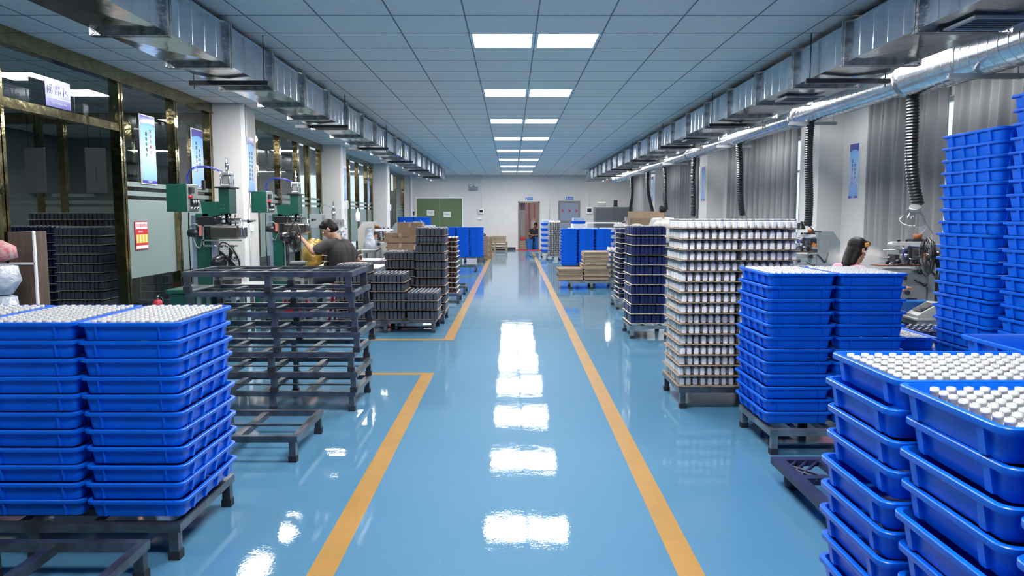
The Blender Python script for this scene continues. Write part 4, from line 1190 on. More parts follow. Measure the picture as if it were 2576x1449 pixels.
# dark cabinet at the far end
e = empty('storage_cabinet', (3.14, 28.0, 0))
MB().rbox(0, 1.4, 0, .6, 0, 1.72, .01).build('body', 'cab', e)
MB().box(.03, .69, -.012, 0, .06, 1.68).build('door', 'cab', e)
MB().box(.71, 1.37, -.012, 0, .06, 1.68).build('door', 'cab', e)
tag(e, 'dark grey cabinet standing before the far wall', 'cabinet')
o = MB().rbox(-.16, .16, -.12, .12, 0, .18, .02).cyl((-.1, -.12, .12), (-.1, -.13, .12), .02, n=8).build('projector', 'mbeige', None, (3.4, 28.3, 1.72)); tag(o, 'beige boxed device on top of the grey cabinet', 'device')
o = MB().rbox(-.07, .07, -.04, .04, .03, .25, .01).box(-.1, .1, -.06, .06, 0, .03).build('desk_speaker', 'black', None, (3.92, 28.25, 1.72)); tag(o, 'black speaker standing on the grey cabinet', 'speaker')
o = MB().box(2.6, 3.9, 26.2, 26.9, 1.12, 1.16).box(2.6, 2.66, 26.2, 26.9, 0, 1.12).box(3.84, 3.9, 26.2, 26.9, 0, 1.12).build('white_counter', 'white'); tag(o, 'white counter behind the far bottle racks', 'counter')

# ------------------------------------------------------------------ machines
def press(ox, oy, label, lab2=None):
    """green pneumatic transfer press; local x grows to the aisle"""
    e = empty('transfer_press', (ox, oy, 0))
    # cabinet base
    MB().rbox(-.42, .12, -.1, .55, .03, .62, .01).rbox(-.45, .15, -.13, .58, .62, .66, .004).build('cabinet', 'mgreen', e)
    MB().box(-.3, .42, -.06, .5, .66, .69).build('bench_plate', 'alu', e)
    MB().rbox(-.22, -.08, .1, .3, .66, 1.42, .006).build('column', 'mgreen', e)
    MB().box(-.27, -.22, .12, .28, .66, 1.40).box(-.075, -.055, .12, .28, .66, 1.25).build('guide_rail', 'shutter', e)
    MB().rbox(-.20, -.03, .08, .32, 1.18, 1.39, .008).build('slide_block', 'black', e)
    MB().prism([(-.14, 1.38), (.13, 1.42), (.13, 1.54), (-.06, 1.54), (-.16, 1.54)], .1, .3, 'y').rbox(.027, .133, .097, .303, 1.425, 1.675, .004).build('arm', 'mgreen', e)
    for zz_ in (1.47, 1.51):
        for xx in (.05, .08): MB().cyl((xx, .1, zz_), (xx, .095, zz_), .004, n=6).build('bolt', 'chrome', e)
    MB().box(.095, .132, .14, .26, 1.55, 1.65).build('label_plate', 'paper', e)
    cb = MB().rbox(-.46, -.255, .0, .27, 1.437, 1.717, .004).build('control_box', 'mgreen', e)
    MB().box(-.255, -.248, .01, .26, 1.443, 1.71).build('control_panel', 'panel', cb)
    MB().box(-.248, -.215, .03, .10, 1.62, 1.68).build('counter_unit', 'dark', cb)
    for i in range(3): MB().box(-.248, -.225, .07 + i * .06, .115 + i * .06, 1.50, 1.57).build('timer_switch', 'black', cb); MB().cyl((-.225, .092 + i * .06, 1.54), (-.220, .092 + i * .06, 1.54), .017, n=10).build('dial', 'white', cb)
    MB().cyl((-.248, .04, 1.585), (-.215, .04, 1.585), .017, n=10).build('stop_button', 'red', cb)
    for i in range(3): MB().cyl((-.248, .05 + i * .07, 1.47), (-.215, .05 + i * .07, 1.47), .013, n=8).build('knob', 'chrome', cb)
    MB().box(-.19, -.16, .22, .25, 1.66, 1.76).build('lever', 'black', e)
    for z_ in (1.46, 1.69): MB().cyl((-.46, .13, z_), (-.49, .13, z_), .012, n=8).build('hinge_knob', 'black', cb)
    # cylinder
    MB().box(.0, .155, .07, .33, 1.675, 1.69).build('flange_plate', 'black', e)
    MB().rbox(.035, .13, .13, .27, 1.69, 1.72, .004).rbox(.045, .12, .14, .26, 1.72, 1.81, .01).rbox(.035, .13, .13, .27, 1.81, 1.84, .004).build('air_cylinder', 'alu', e)
    for sx in (.04, .125):
        for sy in (.135, .265): MB().cyl((sx, sy, 1.70), (sx, sy, 1.845), .006, n=6).build('tie_rod', 'chrome', e)
    MB().lathe([(.012, 0), (.012, .03), (.018, .03), (.018, .09), (.01, .10), (.006, .15)], (.083, .2, 1.84), 12).build('stroke_adjuster', 'chrome', e)
    for q in (0, .012):
        pts = [(-.30 + q, .15 + q, 1.71), (-.31 + q, .15, 1.80), (-.25, .16, 1.87 + q), (-.15, .17, 1.89 + q), (-.05, .18, 1.875 + q), (.04, .19, 1.835 + q)]
        MB().tube(smooth(pts), .005, 6).build('air_hose', 'tubeb', e)
    # head assembly
    MB().cyl((.08, .2, 1.42), (.08, .2, 1.30), .03, n=12).box(-.03, .17, .08, .32, 1.355, 1.372).box(-.06, .15, .1, .3, 1.315, 1.328).build('head_plate', 'black', e)
    for x in (-.02, .05, .12):
        for y in (.11, .29): MB().cyl((x, y, 1.29), (x, y, 1.41), .007, n=6).build('guide_pin', 'chrome', e)
    MB().box(.10, .34, .13, .15, 1.335, 1.355).box(.10, .34, .25, .27, 1.335, 1.355).box(-.12, .1, .12, .14, 1.305, 1.325).build('slide_bar', 'alu', e)
    MB().cyl((.30, .14, 1.34), (.36, .14, 1.34), .02, .004, n=10).build('pointer_knob', 'black', e)
    MB().box(-.13, .24, .05, .065, 1.29, 1.30).box(-.13, .26, .05, .065, 1.14, 1.155).box(-.13, -.115, .05, .065, 1.08, 1.30).box(-.13, .22, .05, .065, 1.085, 1.10).build('film_frame', 'chrome', e)
    MB().rbox(-.08, .23, .07, .34, 1.16, 1.295, .02).build('film_tank', 'tank', e)
    MB().box(-.17, -.14, .06, .09, 1.19, 1.30).build('bracket', 'pinkred', e)
    MB().cyl((-.30, .12, 1.22), (-.17, .12, 1.22), .04, n=12).build('motor', 'dark', e)
    MB().tube(smooth([(-.3, .12, 1.25), (-.26, .1, 1.3), (-.2, .08, 1.31), (-.16, .07, 1.27)]), .006, 6).tube(smooth([(-.25, .1, 1.18), (-.22, .09, 1.1), (-.18, .09, 1.07), (-.15, .09, 1.16)]), .006, 6).build('cable', 'mgrey', e)
    for i, x in enumerate((-.02, .04, .1, .16)): MB().cyl((x, .045, 1.095), (x + .03, .045, 1.085), .012, n=8).build('clip', 'dark' if i % 2 else 'chrome', e)
    MB().cyl((.26, .06, 1.2), (.26, .06, 1.36), .004, n=6).cyl((.29, .1, 1.18), (.25, .1, 1.34), .003, n=6).build('wire_guide', 'chrome', e)
    MB().tube(smooth([(-.36, .28, 1.43), (-.37, .28, 1.1), (-.36, .28, .7)]), .007, 6).build('power_cable', 'black', e)
    # lower jig
    MB().rbox(-.02, .16, .06, .3, .69, .75, .004).build('jig_base', 'dark', e)
    MB().rbox(.0, .2, .1, .26, .75, .78, .003).build('jig_slide', 'alu', e)
    bpx = MB().prism([(.12, .62), (.24, .58), (.24, .55), (.12, .55)], -.1, .12, 'y').build('slanted_panel', 'paper', e)
    for i, c_ in enumerate(('red', 'black', 'black')): MB().cyl((.15 + i * .03, -.1, .60 - i * .01), (.15 + i * .03, -.115, .60 - i * .01), .012, n=8).build('button', c_, bpx)
    tag(e, label, 'machine', 'pneumatic presses by the glass')
    return e
def smooth(p, n=5):
    p = [Vector(q) for q in p]; out = []
    for i in range(len(p) - 1):
        a, b, c, d = p[max(i - 1, 0)], p[i], p[i + 1], p[min(i + 2, len(p) - 1)]
        for k in range(n):
            t = k / n
            out.append(.5 * ((2 * b) + (-a + c) * t + (2 * a - 5 * b + 4 * c - d) * t * t + (-a + 3 * b - 3 * c + d) * t ** 3))
    return out + [p[-1]]
press(-3.0, 7.55, 'green transfer press with control box, nearest the camera')
press(-2.98, 9.95, 'green transfer press in front of the young man')

def printer(ox, oy, side, label, body='mgrey', tall=1.19, orange=True):
    """bottle printing machine, side=+1: body toward +x, head toward the aisle (-x)"""
    e = empty('printing_machine', (ox, oy, 0)); e.scale = (side, 1, 1)
    T = tall
    MB().prism([(.06, .0), (.36, .0), (.36, T - .14), (.26, T), (.06, T)], 0, .34, 'y').build('body', body, e)
    MB().box(.08, .22, -.004, 0, T - .28, T - .1).build('access_plate', 'alu', e)
    MB().prism([(-.28, .0), (.06, .0), (.06, .84), (-.22, .84)], .02, .32, 'y').build('cabinet', body, e)
    MB().box(-.2, .04, .0, .02, .35, .72).build('cabinet_door', 'panel', e)
    MB().box(-.2, .04, -.004, .02, .1, .33).build('lower_panel', 'mblue', e)
    MB().rbox(-.30, .10, .02, .30, .84, .875, .003).build('bed', 'alu', e)
    MB().box(-.40, .0, .06, .24, .905, .918).build('work_board', 'copper', e)
    MB().rbox(-.18, -.06, .08, .2, .92, .99, .004).build('fixture', 'alu', e)
    MB().cyl((-.15, .1, .99), (-.15, .1, 1.13), .008, n=8).cyl((-.09, .1, .99), (-.09, .1, 1.13), .008, n=8).box(-.17, -.07, .07, .14, 1.03, 1.06).build('ram', 'chrome', e)
    MB().box(-.27, .06, .08, .12, 1.11, 1.145).cyl((-.30, .1, 1.125), (-.25, .1, 1.125), .012, n=8).build('carriage', 'white', e)
    MB().box(-.02, .10, .04, .26, 1.0, 1.09).box(-.06, .08, .1, .2, 1.145, 1.17).build('head_block', 'dark', e)
    for i in range(4): MB().cyl((-.26 + i * .07, .05, .925), (-.26 + i * .07, .05, .96), .012, n=8).build('thumb_screw', 'black', e)
    for i in range(3): MB().cyl((-.34 + i * .1, -.0, .94 + i * .02), (-.26 + i * .1, .02, .94 + i * .02), .007, n=6).build('link_rod', 'chrome', e)
    MB().cyl((-.34, .0, .945), (-.34, .03, .945), .018, n=10).cyl((-.24, -.01, .955), (-.24, .03, .955), .02, n=10).build('hand_wheel', 'black', e)
    MB().cyl((-.04, -.01, .86), (-.04, -.05, .86), .026, n=10).build('front_knob', 'black', e)
    MB().tube(smooth([(-.08, .09, 1.09), (-.17, .05, 1.06), (-.16, .05, .99), (-.1, .07, .97)]), .005, 6).tube(smooth([(-.1, .09, 1.1), (.0, .05, 1.09), (.1, .05, 1.07)]), .005, 6).build('air_hose', 'tubeb', e)
    MB().cyl((-.32, .16, .99), (.05, .16, .99), .007, n=6).cyl((-.30, .2, 1.06), (.05, .2, 1.06), .007, n=6).cyl((-.2, .05, 1.02), (-.02, .05, 1.02), .006, n=6).build('guide_rod', 'chrome', e)
    for bb in ((-.25, -.21, .05, .2, .94, 1.02), (-.04, .0, .03, .2, .93, 1.0), (-.13, -.10, .02, .06, .96, 1.10)): MB().box(*bb).build('bracket', 'dark', e)
    for bb in ((-.28, -.17, .03, .07, .93, .95), (-.06, .06, .0, .04, .88, .905), (-.02, .05, -.02, .03, .955, .985)): MB().box(*bb).build('slide_block', 'alu', e)
    MB().lathe([(.006, 0), (.018, .005), (.018, .02), (.006, .025)], (-.21, .08, 1.145), 10).lathe([(.006, 0), (.016, .005), (.016, .02), (.006, .03)], (-.12, .1, 1.145), 10).build('top_knob', 'black', e)
    MB().cyl((-.2, -.02, .80), (-.2, -.06, .80), .02, n=10).cyl((-.08, .0, .78), (-.02, -.06, .74), .008, n=6).cyl((-.02, -.06, .74), (.0, -.08, .73), .018, n=8).build('lever', 'black', e)
    MB().cyl((-.15, 0.0, .66), (-.15, -.03, .66), .022, n=10).cyl((-.02, 0.0, .55), (-.02, -.04, .55), .025, n=10).box(-.17, -.05, -.006, 0.02, .5, .6).build('regulator', 'dark', e)
    MB().tube(smooth([(.04, .02, .9), (.1, -.02, .84), (.16, -.01, .78), (.2, -.005, .9)]), .008, 6).build('cable', 'black', e)
    if orange:
        q = MB(); q.T = Matrix.Translation((.03, .03, 1.0)) @ Matrix.Rotation(.6, 4, 'Y'); q.rbox(-.035, .035, 0, .1, -.02, .03, .004); q.build('squeegee', 'orange', e)
    MB().lathe([(.035, 0), (.04, .04), (.035, .045)], (.02, .16, 1.17), 12).build('ink_pot', 'orange', e)
    MB().cyl((.03, .16, 1.2), (.09, .14, 1.28), .004, n=6).build('spatula', 'white', e)
    tag(e, label, 'machine', 'bottle printing machines')
    return e
printer(3.98, 7.2, 1, 'grey bottle printing machine faced by the woman in pink', tall=1.12)
printer(4.02, 9.95, 1, 'grey printing machine behind the woman, beside white pier', tall=1.19)
printer(4.0, 13.2, 1, 'printing machine partly hidden behind the white bottles')
printer(3.95, 16.2, 1, 'printing machine next to the man in white', tall=1.25)
printer(3.7, 24.6, 1, 'printing machine with a chrome head near the far cabinet', tall=1.35)
printer(-2.55, 14.2, -1, 'beige printing machine beyond the young man', 'mbeige', 1.28)
printer(-2.30, 16.6, -1, 'grey printing machine beyond the beige one', 'mgrey', 1.24)
printer(-2.25, 19.2, -1, 'farthest printing machine on the partition side', 'mgrey', 1.24)
# control console under the nearest printer
e = empty('control_console', (3.75, 6.52, .502))
MB().prism([(-.17, 0), (.18, 0), (.18, .12), (.02, .13), (-.17, .02)], 0, .2, 'y').build('housing', 'panel', e)
q = MB(); q.T = Matrix.Translation((-.07, 0, .085)) @ Matrix.Rotation(-.52, 4, 'Y')
q.box(-.07, .07, .03, .17, 0, .003); q.build('display', 'black', e)
tag(e, 'sloping grey control console beside the nearest printer', 'console')
tabletop(3.55, 4.05, 6.5, 6.95, .50, 'small stand under the control console', 'panel')
o = MB().rbox(3.64, 3.95, 6.96, 7.10, .30, .60, .01).box(3.68, 3.9, 6.98, 7.09, 0, .30).build('blue_motor_box', 'mblue'); tag(o, 'blue motor box below the nearest printing machine', 'motor box')
# woven fan-like black coil at tall stack
def fan(ox, oy, z, R, label, yaw, tilt=0, stand=.25, dense=False):
    e = empty('desk_fan', (ox, oy, z), yaw)
    T = Matrix.Translation((0, 0, stand)) @ Matrix.Rotation(tilt, 4, 'X')
    b = MB(); b.T = T
    b.tube([(R * math.cos(a * PI / 16), -.06, R * math.sin(a * PI / 16)) for a in range(33)], .007, 6)
    b.tube([(R * .35 * math.cos(a * PI / 8), -.105, R * .35 * math.sin(a * PI / 8)) for a in range(17)], .004, 6)
    for i in range(36):
        a = i * PI / 18
        for yy in (-.11, -.0):
            b.tube([(R * .12 * math.cos(a), yy, R * .12 * math.sin(a)), (R * .75 * math.cos(a), yy * .9 - .005, R * .75 * math.sin(a)), (R * math.cos(a), -.06, R * math.sin(a))], .0014, 3)
    if dense: b.lathe([(.03, 0)], n=3, caps=False) if False else [b.tube([(R * q * math.cos(a * PI / 12), -.002 - .05 * q ** 3, R * q * math.sin(a * PI / 12)) for a in range(25)], .0035, 4) for q in (.2, .3, .4, .5, .6, .7, .8, .9)]
    b.build('guard', 'black', e)
    m_ = MB(); m_.T = T
    m_.T = T @ Matrix.Rotation(-PI / 2, 4, 'X')
    m_.lathe([(.02, -.01), (.055, .0), (.065, .03), (.06, .10), (.03, .13)], n=16)
    m_.build('motor_housing', 'black', e)
    bl = MB(); bl.T = T
    for i in range(3):
        a0 = i * 2 * PI / 3
        ring = [(R * q * math.cos(a0 + w_), -.05 + .03 * (w_ - .4), R * q * math.sin(a0 + w_)) for q, w_ in ((.15, 0), (.6, -.1), (.88, .1), (.9, .6), (.6, .9), (.2, .8))]
        bl.loft([ring, [(p[0], p[1] + .003, p[2]) for p in ring]])
    bl.cyl((0, -.07, 0), (0, -.02, 0), R * .18, n=12)
    bl.build('blade', 'black', e)
    MB().cyl((0, .04, 0), (0, .04, stand), .018, .022, n=12).lathe([(.09, 0), (.09, .015), (.03, .03)], (0, .04, 0), 20).build('stand', 'black', e)
    tag(e, label, 'fan', 'black desk fans')
fan(-2.80, 7.28, .70, .16, 'black desk fan under the nearest green press', 2.44, -.35, .27)
fan(-2.64, 8.95, .70, .175, 'large black fan seen from behind before the young man', 2.2, 0, .44, True)
fan(3.87, 6.83, .502, .18, 'black fan beside the printing machine and tall trays', -1.88, .0, .52, True)
tabletop(-3.1, -2.4, 8.7, 9.2, .70, 'bench under the large black fan', 'alu')
tabletop(-3.05, -2.62, 7.1, 7.43, .70, 'bench under the smaller black fan', 'alu')
# third, silver pad printer
e = empty('pad_printer', (-2.92, 11.9, 0))
MB().rbox(-.2, .25, 0, .4, 0, .78, .01).build('cabinet', 'mbeige', e)
MB().rbox(-.1, .0, .1, .25, .78, 1.2, .006).build('column', 'alu', e)
MB().rbox(-.29, -.09, .05, .25, 1.20, 1.42, .004).build('control_box', 'mgrey', e)
MB().box(-.295, -.29, .05, .25, 1.2, 1.42).build('control_panel', 'mblue', e)
MB().rbox(-.05, .22, .1, .24, 1.22, 1.34, .008).build('arm', 'alu', e)
MB().cyl((.07, .15, 1.34), (.07, .15, 1.50), .03, n=12).lathe([(.02, 0), (.02, .04), (.01, .05), (.008, .12)], (.07, .15, 1.50), 10).build('air_cylinder', 'chrome', e)
for x in (.02, .08, .14, .2):
    MB().cyl((x, .08, .92), (x, .08, 1.3), .008, n=8).build('guide_rod', 'chrome', e)
for z_ in (.95, 1.04, 1.13, 1.22): MB().box(0, .24, .05, .11, z_, z_ + .02).build('clamp_bar', 'alu', e)
for i, (x, z_) in enumerate(((.25, 1.1), (.27, 1.2), (-.02, 1.16))): MB().cyl((x, .05, z_), (x + .03, .05, z_), .016, n=8).build('adjust_knob', 'chrome', e)
MB().tube(smooth([(-.12, .15, 1.42), (-.14, .15, 1.52), (-.06, .15, 1.57), (.03, .15, 1.53)]), .006, 6).build('air_hose', 'tubeg', e)
tag(e, 'silver pad printing machine behind the young man', 'machine')
# clear bag, white bottle and tubs on the partition-side benches
tabletop(-3.0, -1.9, 10.62, 11.4, .66, 'long cream work table behind the frame pile', 'table')
tabletop(-2.78, -2.1, 8.1, 8.6, .55, 'low cream work table seen through the frame pile', 'table')
layers(-2.70, -2.2, 10.68, 11.08, .662, 3, .082, BB, 'brown_bottle', 7, 5, 'brown bottle', 'bottle', 'brown trays behind the young man', 'boardl', short='behind young man', mats=['brown', 'capw'], group='brown bottles beside the young man')
b = MB()
for i in range(6): b.lathe([(.0 + .02, 0), (.10, .03), (.14, .12), (.12, .24), (.07, .33), (.02, .36)], (.05 * math.sin(i * 2), .03 * i, .0 + .01 * i), 10)
o = b.build('gold_film_bag', 'gold', None, (-2.87, 10.78, .66)); tag(o, 'crumpled gold film bundle on the table past the fan', 'bundle')
b = MB().lathe([(.16, 0), (.165, .45), (.17, .46), (.17, .5), (.14, .5)], (0, 0, 0), 20).build('pink_drum', 'pink', None, (-1.98, 9.50, .3)); tag(b, 'pale pink round drum beside the bottle trestle', 'drum')
o = MB().rbox(-.17, .17, -.17, .17, 0, .3, .01).build('white_crate', 'foam', None, (-1.98, 9.50, 0)); tag(o, 'white crate under the pale pink drum', 'crate')
def stool(x, y, h, label):
    e = empty('stool', (x, y, 0))
    MB().loft([rr(0, 0, .26, .26, .04, h - .04), rr(0, 0, .29, .29, .05, h - .03), rr(0, 0, .29, .29, .05, h - .005), rr(0, 0, .27, .27, .04, h)]).build('seat', 'red', e)
    for sx in (-1, 1):
        for sy in (-1, 1): MB().cyl((sx * .1, sy * .1, h - .04), (sx * .16, sy * .16, 0), .02, .018, n=8).build('leg', 'red', e)
    MB().box(-.14, .14, -.145, -.125, .2, .23).box(-.14, .14, .125, .145, .2, .23).build('brace', 'red', e)
    tag(e, label, 'stool', 'red plastic stools')
stool(-2.10, 9.38 + .0, .01 + .44, 'red plastic stool behind the frame pile')
bpy.data.objects[[o.name for o in bpy.data.objects if o.name.startswith('stool')][-1]].location.x = -2.72
stool(-1.95, 12.75, .68, 'tall red plastic stool behind the slate bottles')
stool(-2.24, 9.93, .50, 'red plastic stool under the young man')
e = empty('squeeze_bottle', (-2.90, 14.2, 1.285))
MB().lathe([(.04, 0), (.045, .01), (.045, .15), (.03, .18)], n=12).build('body', 'white', e)
MB().lathe([(.02, .18), (.015, .2), (.004, .26)], n=8).build('nozzle', 'white', e)
tag(e, 'white squeeze bottle standing on the beige machine', 'bottle')
o = MB().loft([[(0.11 * math.cos(a) * s_, .06 * math.sin(a) * s_, z_) for a in [i * PI / 6 for i in range(12)]] for s_, z_ in ((1.2, 0), (1.0, .1), (.7, .22), (.25, .34), (.35, .37))], smooth=True).build('plastic_bag', 'wrap', None, (-2.62, 13.9, .78)); tag(o, 'clear plastic bag hanging on the beige machine', 'bag')
tabletop(-3.0, -2.2, 12.45, 13.0, .66, 'white topped bench past the young man', 'white')
tabletop(-2.76, -2.5, 13.75, 14.05, .78, 'small stand holding the plastic bag', 'white')
o = MB().rbox(-.2, .2, -.15, .15, 0, .16, .01).build('white_box', 'foam', None, (-2.02, 15.2, .70)); tag(o, 'white foam box behind the cartons', 'box')
tabletop(-2.3, -1.75, 15.0, 15.5, .70, 'bench under the white foam box', 'white')
o = MB().lathe([(.05, 0), (.055, .02), (.055, .2), (.02, .24), (.02, .28)], (0, 0, 0), 12).build('spray_bottle', 'tubeb', None, (-2.62 + .5, 14.6, .9 - .2)); tag(o, 'small blue spray bottle behind the cartons', 'bottle')
tabletop(-2.3, -1.95, 14.45, 14.8, .70, 'stand under the blue spray bottle', 'white')
# extinguishers by the glass
for k, x in enumerate((-4.10, -3.97)):
    e = empty('fire_extinguisher', (x, 8.62 + .25 * k, 0))
    MB().lathe([(.055, 0), (.065, .01), (.065, .42), (.05, .47), (.02, .49)], n=16).build('cylinder', 'red', e)
    MB().box(-.012, .012, -.03, .06, .51, .525).box(-.012, .012, -.03, .06, .54, .55).cyl((0, 0, .48), (0, 0, .55), .015, n=8).build('handle', 'chrome', e)
    MB().tube(smooth([(0, 0, .52), (.07, -.02, .50), (.085, -.03, .35), (.075, -.03, .2)]), .009, 6).build('hose', 'black', e)
    tag(e, ['red fire extinguisher nearer the storeroom opening', 'red fire extinguisher farther from the storeroom opening'][k], 'extinguisher', 'fire extinguishers by the glass')
    e.scale = (.88, .88, .88)
# wrapped goods and wood cabinet at the opening
e = empty('wood_cabinet', (-4.30, 6.40, 0))
MB().box(0, .22, 0, .02, 0, 1.26).build('side_panel', 'woodp', e)
MB().box(0, .02, .02, .5, 0, 1.26).build('back_panel', 'woodp', e)
MB().box(.212, .226, -.006, .02, 0, 1.27).box(0, .22, -.006, .02, .30, .325).box(0, .22, -.006, .02, .98, 1.0).build('edge_strip', 'white', e)
tag(e, 'dark wood-grain cabinet side with white edging by the opening', 'cabinet')
b = MB()
for i in range(4):
    zc = .0 + i * .25
    pr = [(.02, 0), (.15, .02), (.20 + .02 * math.sin(i * 3), .12), (.17, .24), (.05, .28)]
    b.loft([[(r * 1.0 * math.cos(a) * (1 + .12 * math.sin(3 * a + i + z_ * 9)), r * .8 * math.sin(a) * (1 + .1 * math.cos(4 * a + i)), z_ + zc) for a in [q * PI / 10 for q in range(20)]] for r, z_ in pr], smooth=True)
o = b.build('wrapped_bundle', 'wrap', None, (-4.18, 6.02, 0)); tag(o, 'bluish plastic-wrapped bundle at the storeroom opening', 'bundle')
o = MB().loft([[(r * math.cos(a), r * .7 * math.sin(a), z_) for a in [q * PI / 8 for q in range(16)]] for r, z_ in ((.1, 0), (.19, .03), (.18, .12), (.08, .17))], smooth=True).build('printed_sack', 'floral', None, (-4.2, 6.05, 1.03)); tag(o, 'red printed sack on top of the wrapped bundle', 'sack')

# ------------------------------------------------------------------ people
def sphere_pts(b, c, r, T=None):
    n, k = 12, 8
    R = r if isinstance(r, (tuple, list)) else (r, r, r)
    rings = []
    for j in range(1, k):
        a = PI * j / k
        ring = []
        for i in range(n):
            v = Vector((R[0] * math.sin(a) * math.cos(2 * PI * i / n), R[1] * math.sin(a) * math.sin(2 * PI * i / n), -R[2] * math.cos(a)))
            if T: v = T @ v
            ring.append(tuple(Vector(c) + v))
        rings.append(ring)
    b.loft(rings)
def closest(p, a, b_):
    ab = b_ - a; L = ab.length_squared
    t = 0 if L < 1e-9 else max(0, min(1, (p - a).dot(ab) / L))
    return t, (p - (a + ab * t)).length
def blob(name, prims, mats, parent, voxel=.009, loc=(0, 0, 0)):
    """one continuous skin grown over tapered limbs; each face takes the material of the limb it lies on"""
    b = MB()
    for q in prims:
        if q[0] == 'c':
            _, p0, p1, r0, r1, m = q
            b.cyl(p0, p1, r0, r1, n=12); sphere_pts(b, p0, r0); sphere_pts(b, p1, r1)
        else:
            _, c, R, m, T = q
            sphere_pts(b, c, R, T)
    o = b.build(name, mats, None)
    md = o.modifiers.new('r', 'REMESH'); md.mode = 'VOXEL'; md.voxel_size = voxel
    ms = o.modifiers.new('s', 'SMOOTH'); ms.factor = .5; ms.iterations = 3
    dg = bpy.context.evaluated_depsgraph_get()
    me = bpy.data.meshes.new_from_object(o.evaluated_get(dg))
    o.modifiers.clear(); old = o.data; o.data = me
    me.name = name
    if len(me.materials) == 0:
        for x in mats: me.materials.append(M[x])
    P = []
    for q in prims:
        if q[0] == 'c': P.append((Vector(q[1]), Vector(q[2]), q[3], q[4], q[5]))
        else: P.append((Vector(q[1]), Vector(q[1]), min(q[2]) * .5 + max(q[2]) * .5, 0, q[3]))
    mi = []
    for f in me.polygons:
        c = f.center; best = 9; bm_ = 0
        for a, e_, r0, r1, m in P:
            t, d = closest(c, a, e_)
            s_ = d - (r0 + (r1 - r0) * t if a != e_ else r0)
            if s_ < best: best = s_; bm_ = m
        mi.append(bm_)
    me.polygons.foreach_set('material_index', mi)
    me.polygons.foreach_set('use_smooth', [True] * len(mi))
    me.update()
    if parent: o.parent = parent
    o.location = loc
    return o
def person(J, fwd, mats, label, name='person', loc=(0, 0, 0), sleeve=.55, sh=.048, trunk=(.15, .135, .12), hair=None, build=1.0, headT=None, legm=2):
    """J: joints; mats: [skin, shirt, trousers]"""
    e = empty(name, loc)
    V = Vector
    f = V(fwd).normalized(); up = (V(J['head']) - V(J['neck'])).normalized()
    side = f.cross(up).normalized()     # person's right
    f = up.cross(side).normalized()
    Tm = Matrix((side, f, up)).transposed()
    h = V(J['head'])
    P = []
    # head: skull, jaw, nose, ears
    P.append(('s', h + up * .02, (.072, .092, .098), 0, Tm))
    P.append(('c', h - up * .05 + f * .03, h - up * .085 + f * .055, .052, .030, 0))
    P.append(('c', h + f * .088, h - up * .022 + f * .104, .010, .014, 0))
    P.append(('c', h - up * .052 + f * .086 - side * .018, h - up * .052 + f * .086 + side * .018, .009, .009, 0))
    for s_ in (-1, 1): P.append(('s', h + side * s_ * .076 - f * .005 - up * .005, (.010, .020, .030), 0, Tm))
    P.append(('c', V(J['neck']) - up * .03, h - up * .05 - f * .01, .056, .050, 0))
    ch, pe = V(J['chest']), V(J['pelvis'])
    for s_ in 'LR':
        S, E_, Wr = V(J['sh' + s_]), V(J['el' + s_]), V(J['wr' + s_])
        P.append(('c', V(J['neck']) - up * .05, S, .055, sh + .008, 1))
        mid = S.lerp(E_, sleeve)
        P.append(('c', S, mid, sh + .010, sh + .014, 1))
        P.append(('c', mid, E_, .040, .036, 0))
        P.append(('c', E_, Wr, .037, .025, 0))
        # hand: palm, four fingers, thumb
        d = (Wr - E_).normalized(); u = d.cross(V((0, 0, 1))).normalized(); n_ = u.cross(d).normalized()
        if 'hd' + s_ in J: d = V(J['hd' + s_]).normalized(); u = d.cross(V((0, 0, 1))).normalized(); n_ = u.cross(d).normalized()
        pc = Wr + d * .045
        for k in (-1, 0, 1): P.append(('c', Wr + u * k * .012, Wr + d * .08 + u * k * .022, .016, .013, 0))
        for k, L in ((-1.5, .060), (-.5, .072), (.5, .068), (1.5, .052)):
            a = Wr + d * .085 + u * k * .019
            b1 = a + d * L * .45 - n_ * .006; b2 = b1 + d * L * .35 - n_ * .018; b3 = b2 + d * L * .15 - n_ * .02
            P += [('c', a, b1, .0095, .009, 0), ('c', b1, b2, .009, .0085, 0), ('c', b2, b3, .0085, .008, 0)]
        tb = Wr + d * .02 - u * .022; t1 = tb + d * .03 - u * .028 - n_ * .01; t2 = t1 + d * .03 - u * .006 - n_ * .012
        P += [('c', tb, t1, .012, .010, 0), ('c', t1, t2, .010, .009, 0)]
        Hp, K, A = V(J['hip' + s_]), V(J['kn' + s_]), V(J['an' + s_])
        P += [('c', Hp, K, .085 * build, .060, 2), ('c', K, A, .058, .042, legm)]
        P.append(('c', A + V((0, 0, -.02)), A + V((f.x, f.y, 0)).normalized() * .15 + V((0, 0, -.045)), .042, .030, 3))
    w = (V(J['shL']) - V(J['shR'])) * .5
    for t in (-.62, 0, .62):
        P.append(('c', ch + w * t * .9, ch.lerp(pe, .55) + w * t * .72, trunk[0] * build * .82, trunk[1] * build * .84, 1))
        P.append(('c', ch.lerp(pe, .55) + w * t * .72, pe + w * t * .62, trunk[1] * build * .84, trunk[2] * build * .9, 1))
    P.append(('c', V(J['hipL']), V(J['hipR']), .095 * build, .095 * build, 2))
    body = blob('body', P, mats, e, .0085)
    # eyes and brows
    for s_ in (-1, 1):
        c = h + up * .004 + f * .083 + side * s_ * .030
        sp_ = MB(); sphere_pts(sp_, c, .011); sp_.build('eye', 'white', e)
        sp_ = MB(); sphere_pts(sp_, c + f * .0075, .0055); sp_.build('iris', 'ink', e)
        MB().cyl(c + up * .022 - side * .014, c + up * .024 + side * .014, .0035, n=6).build('eyebrow', 'hair', e)
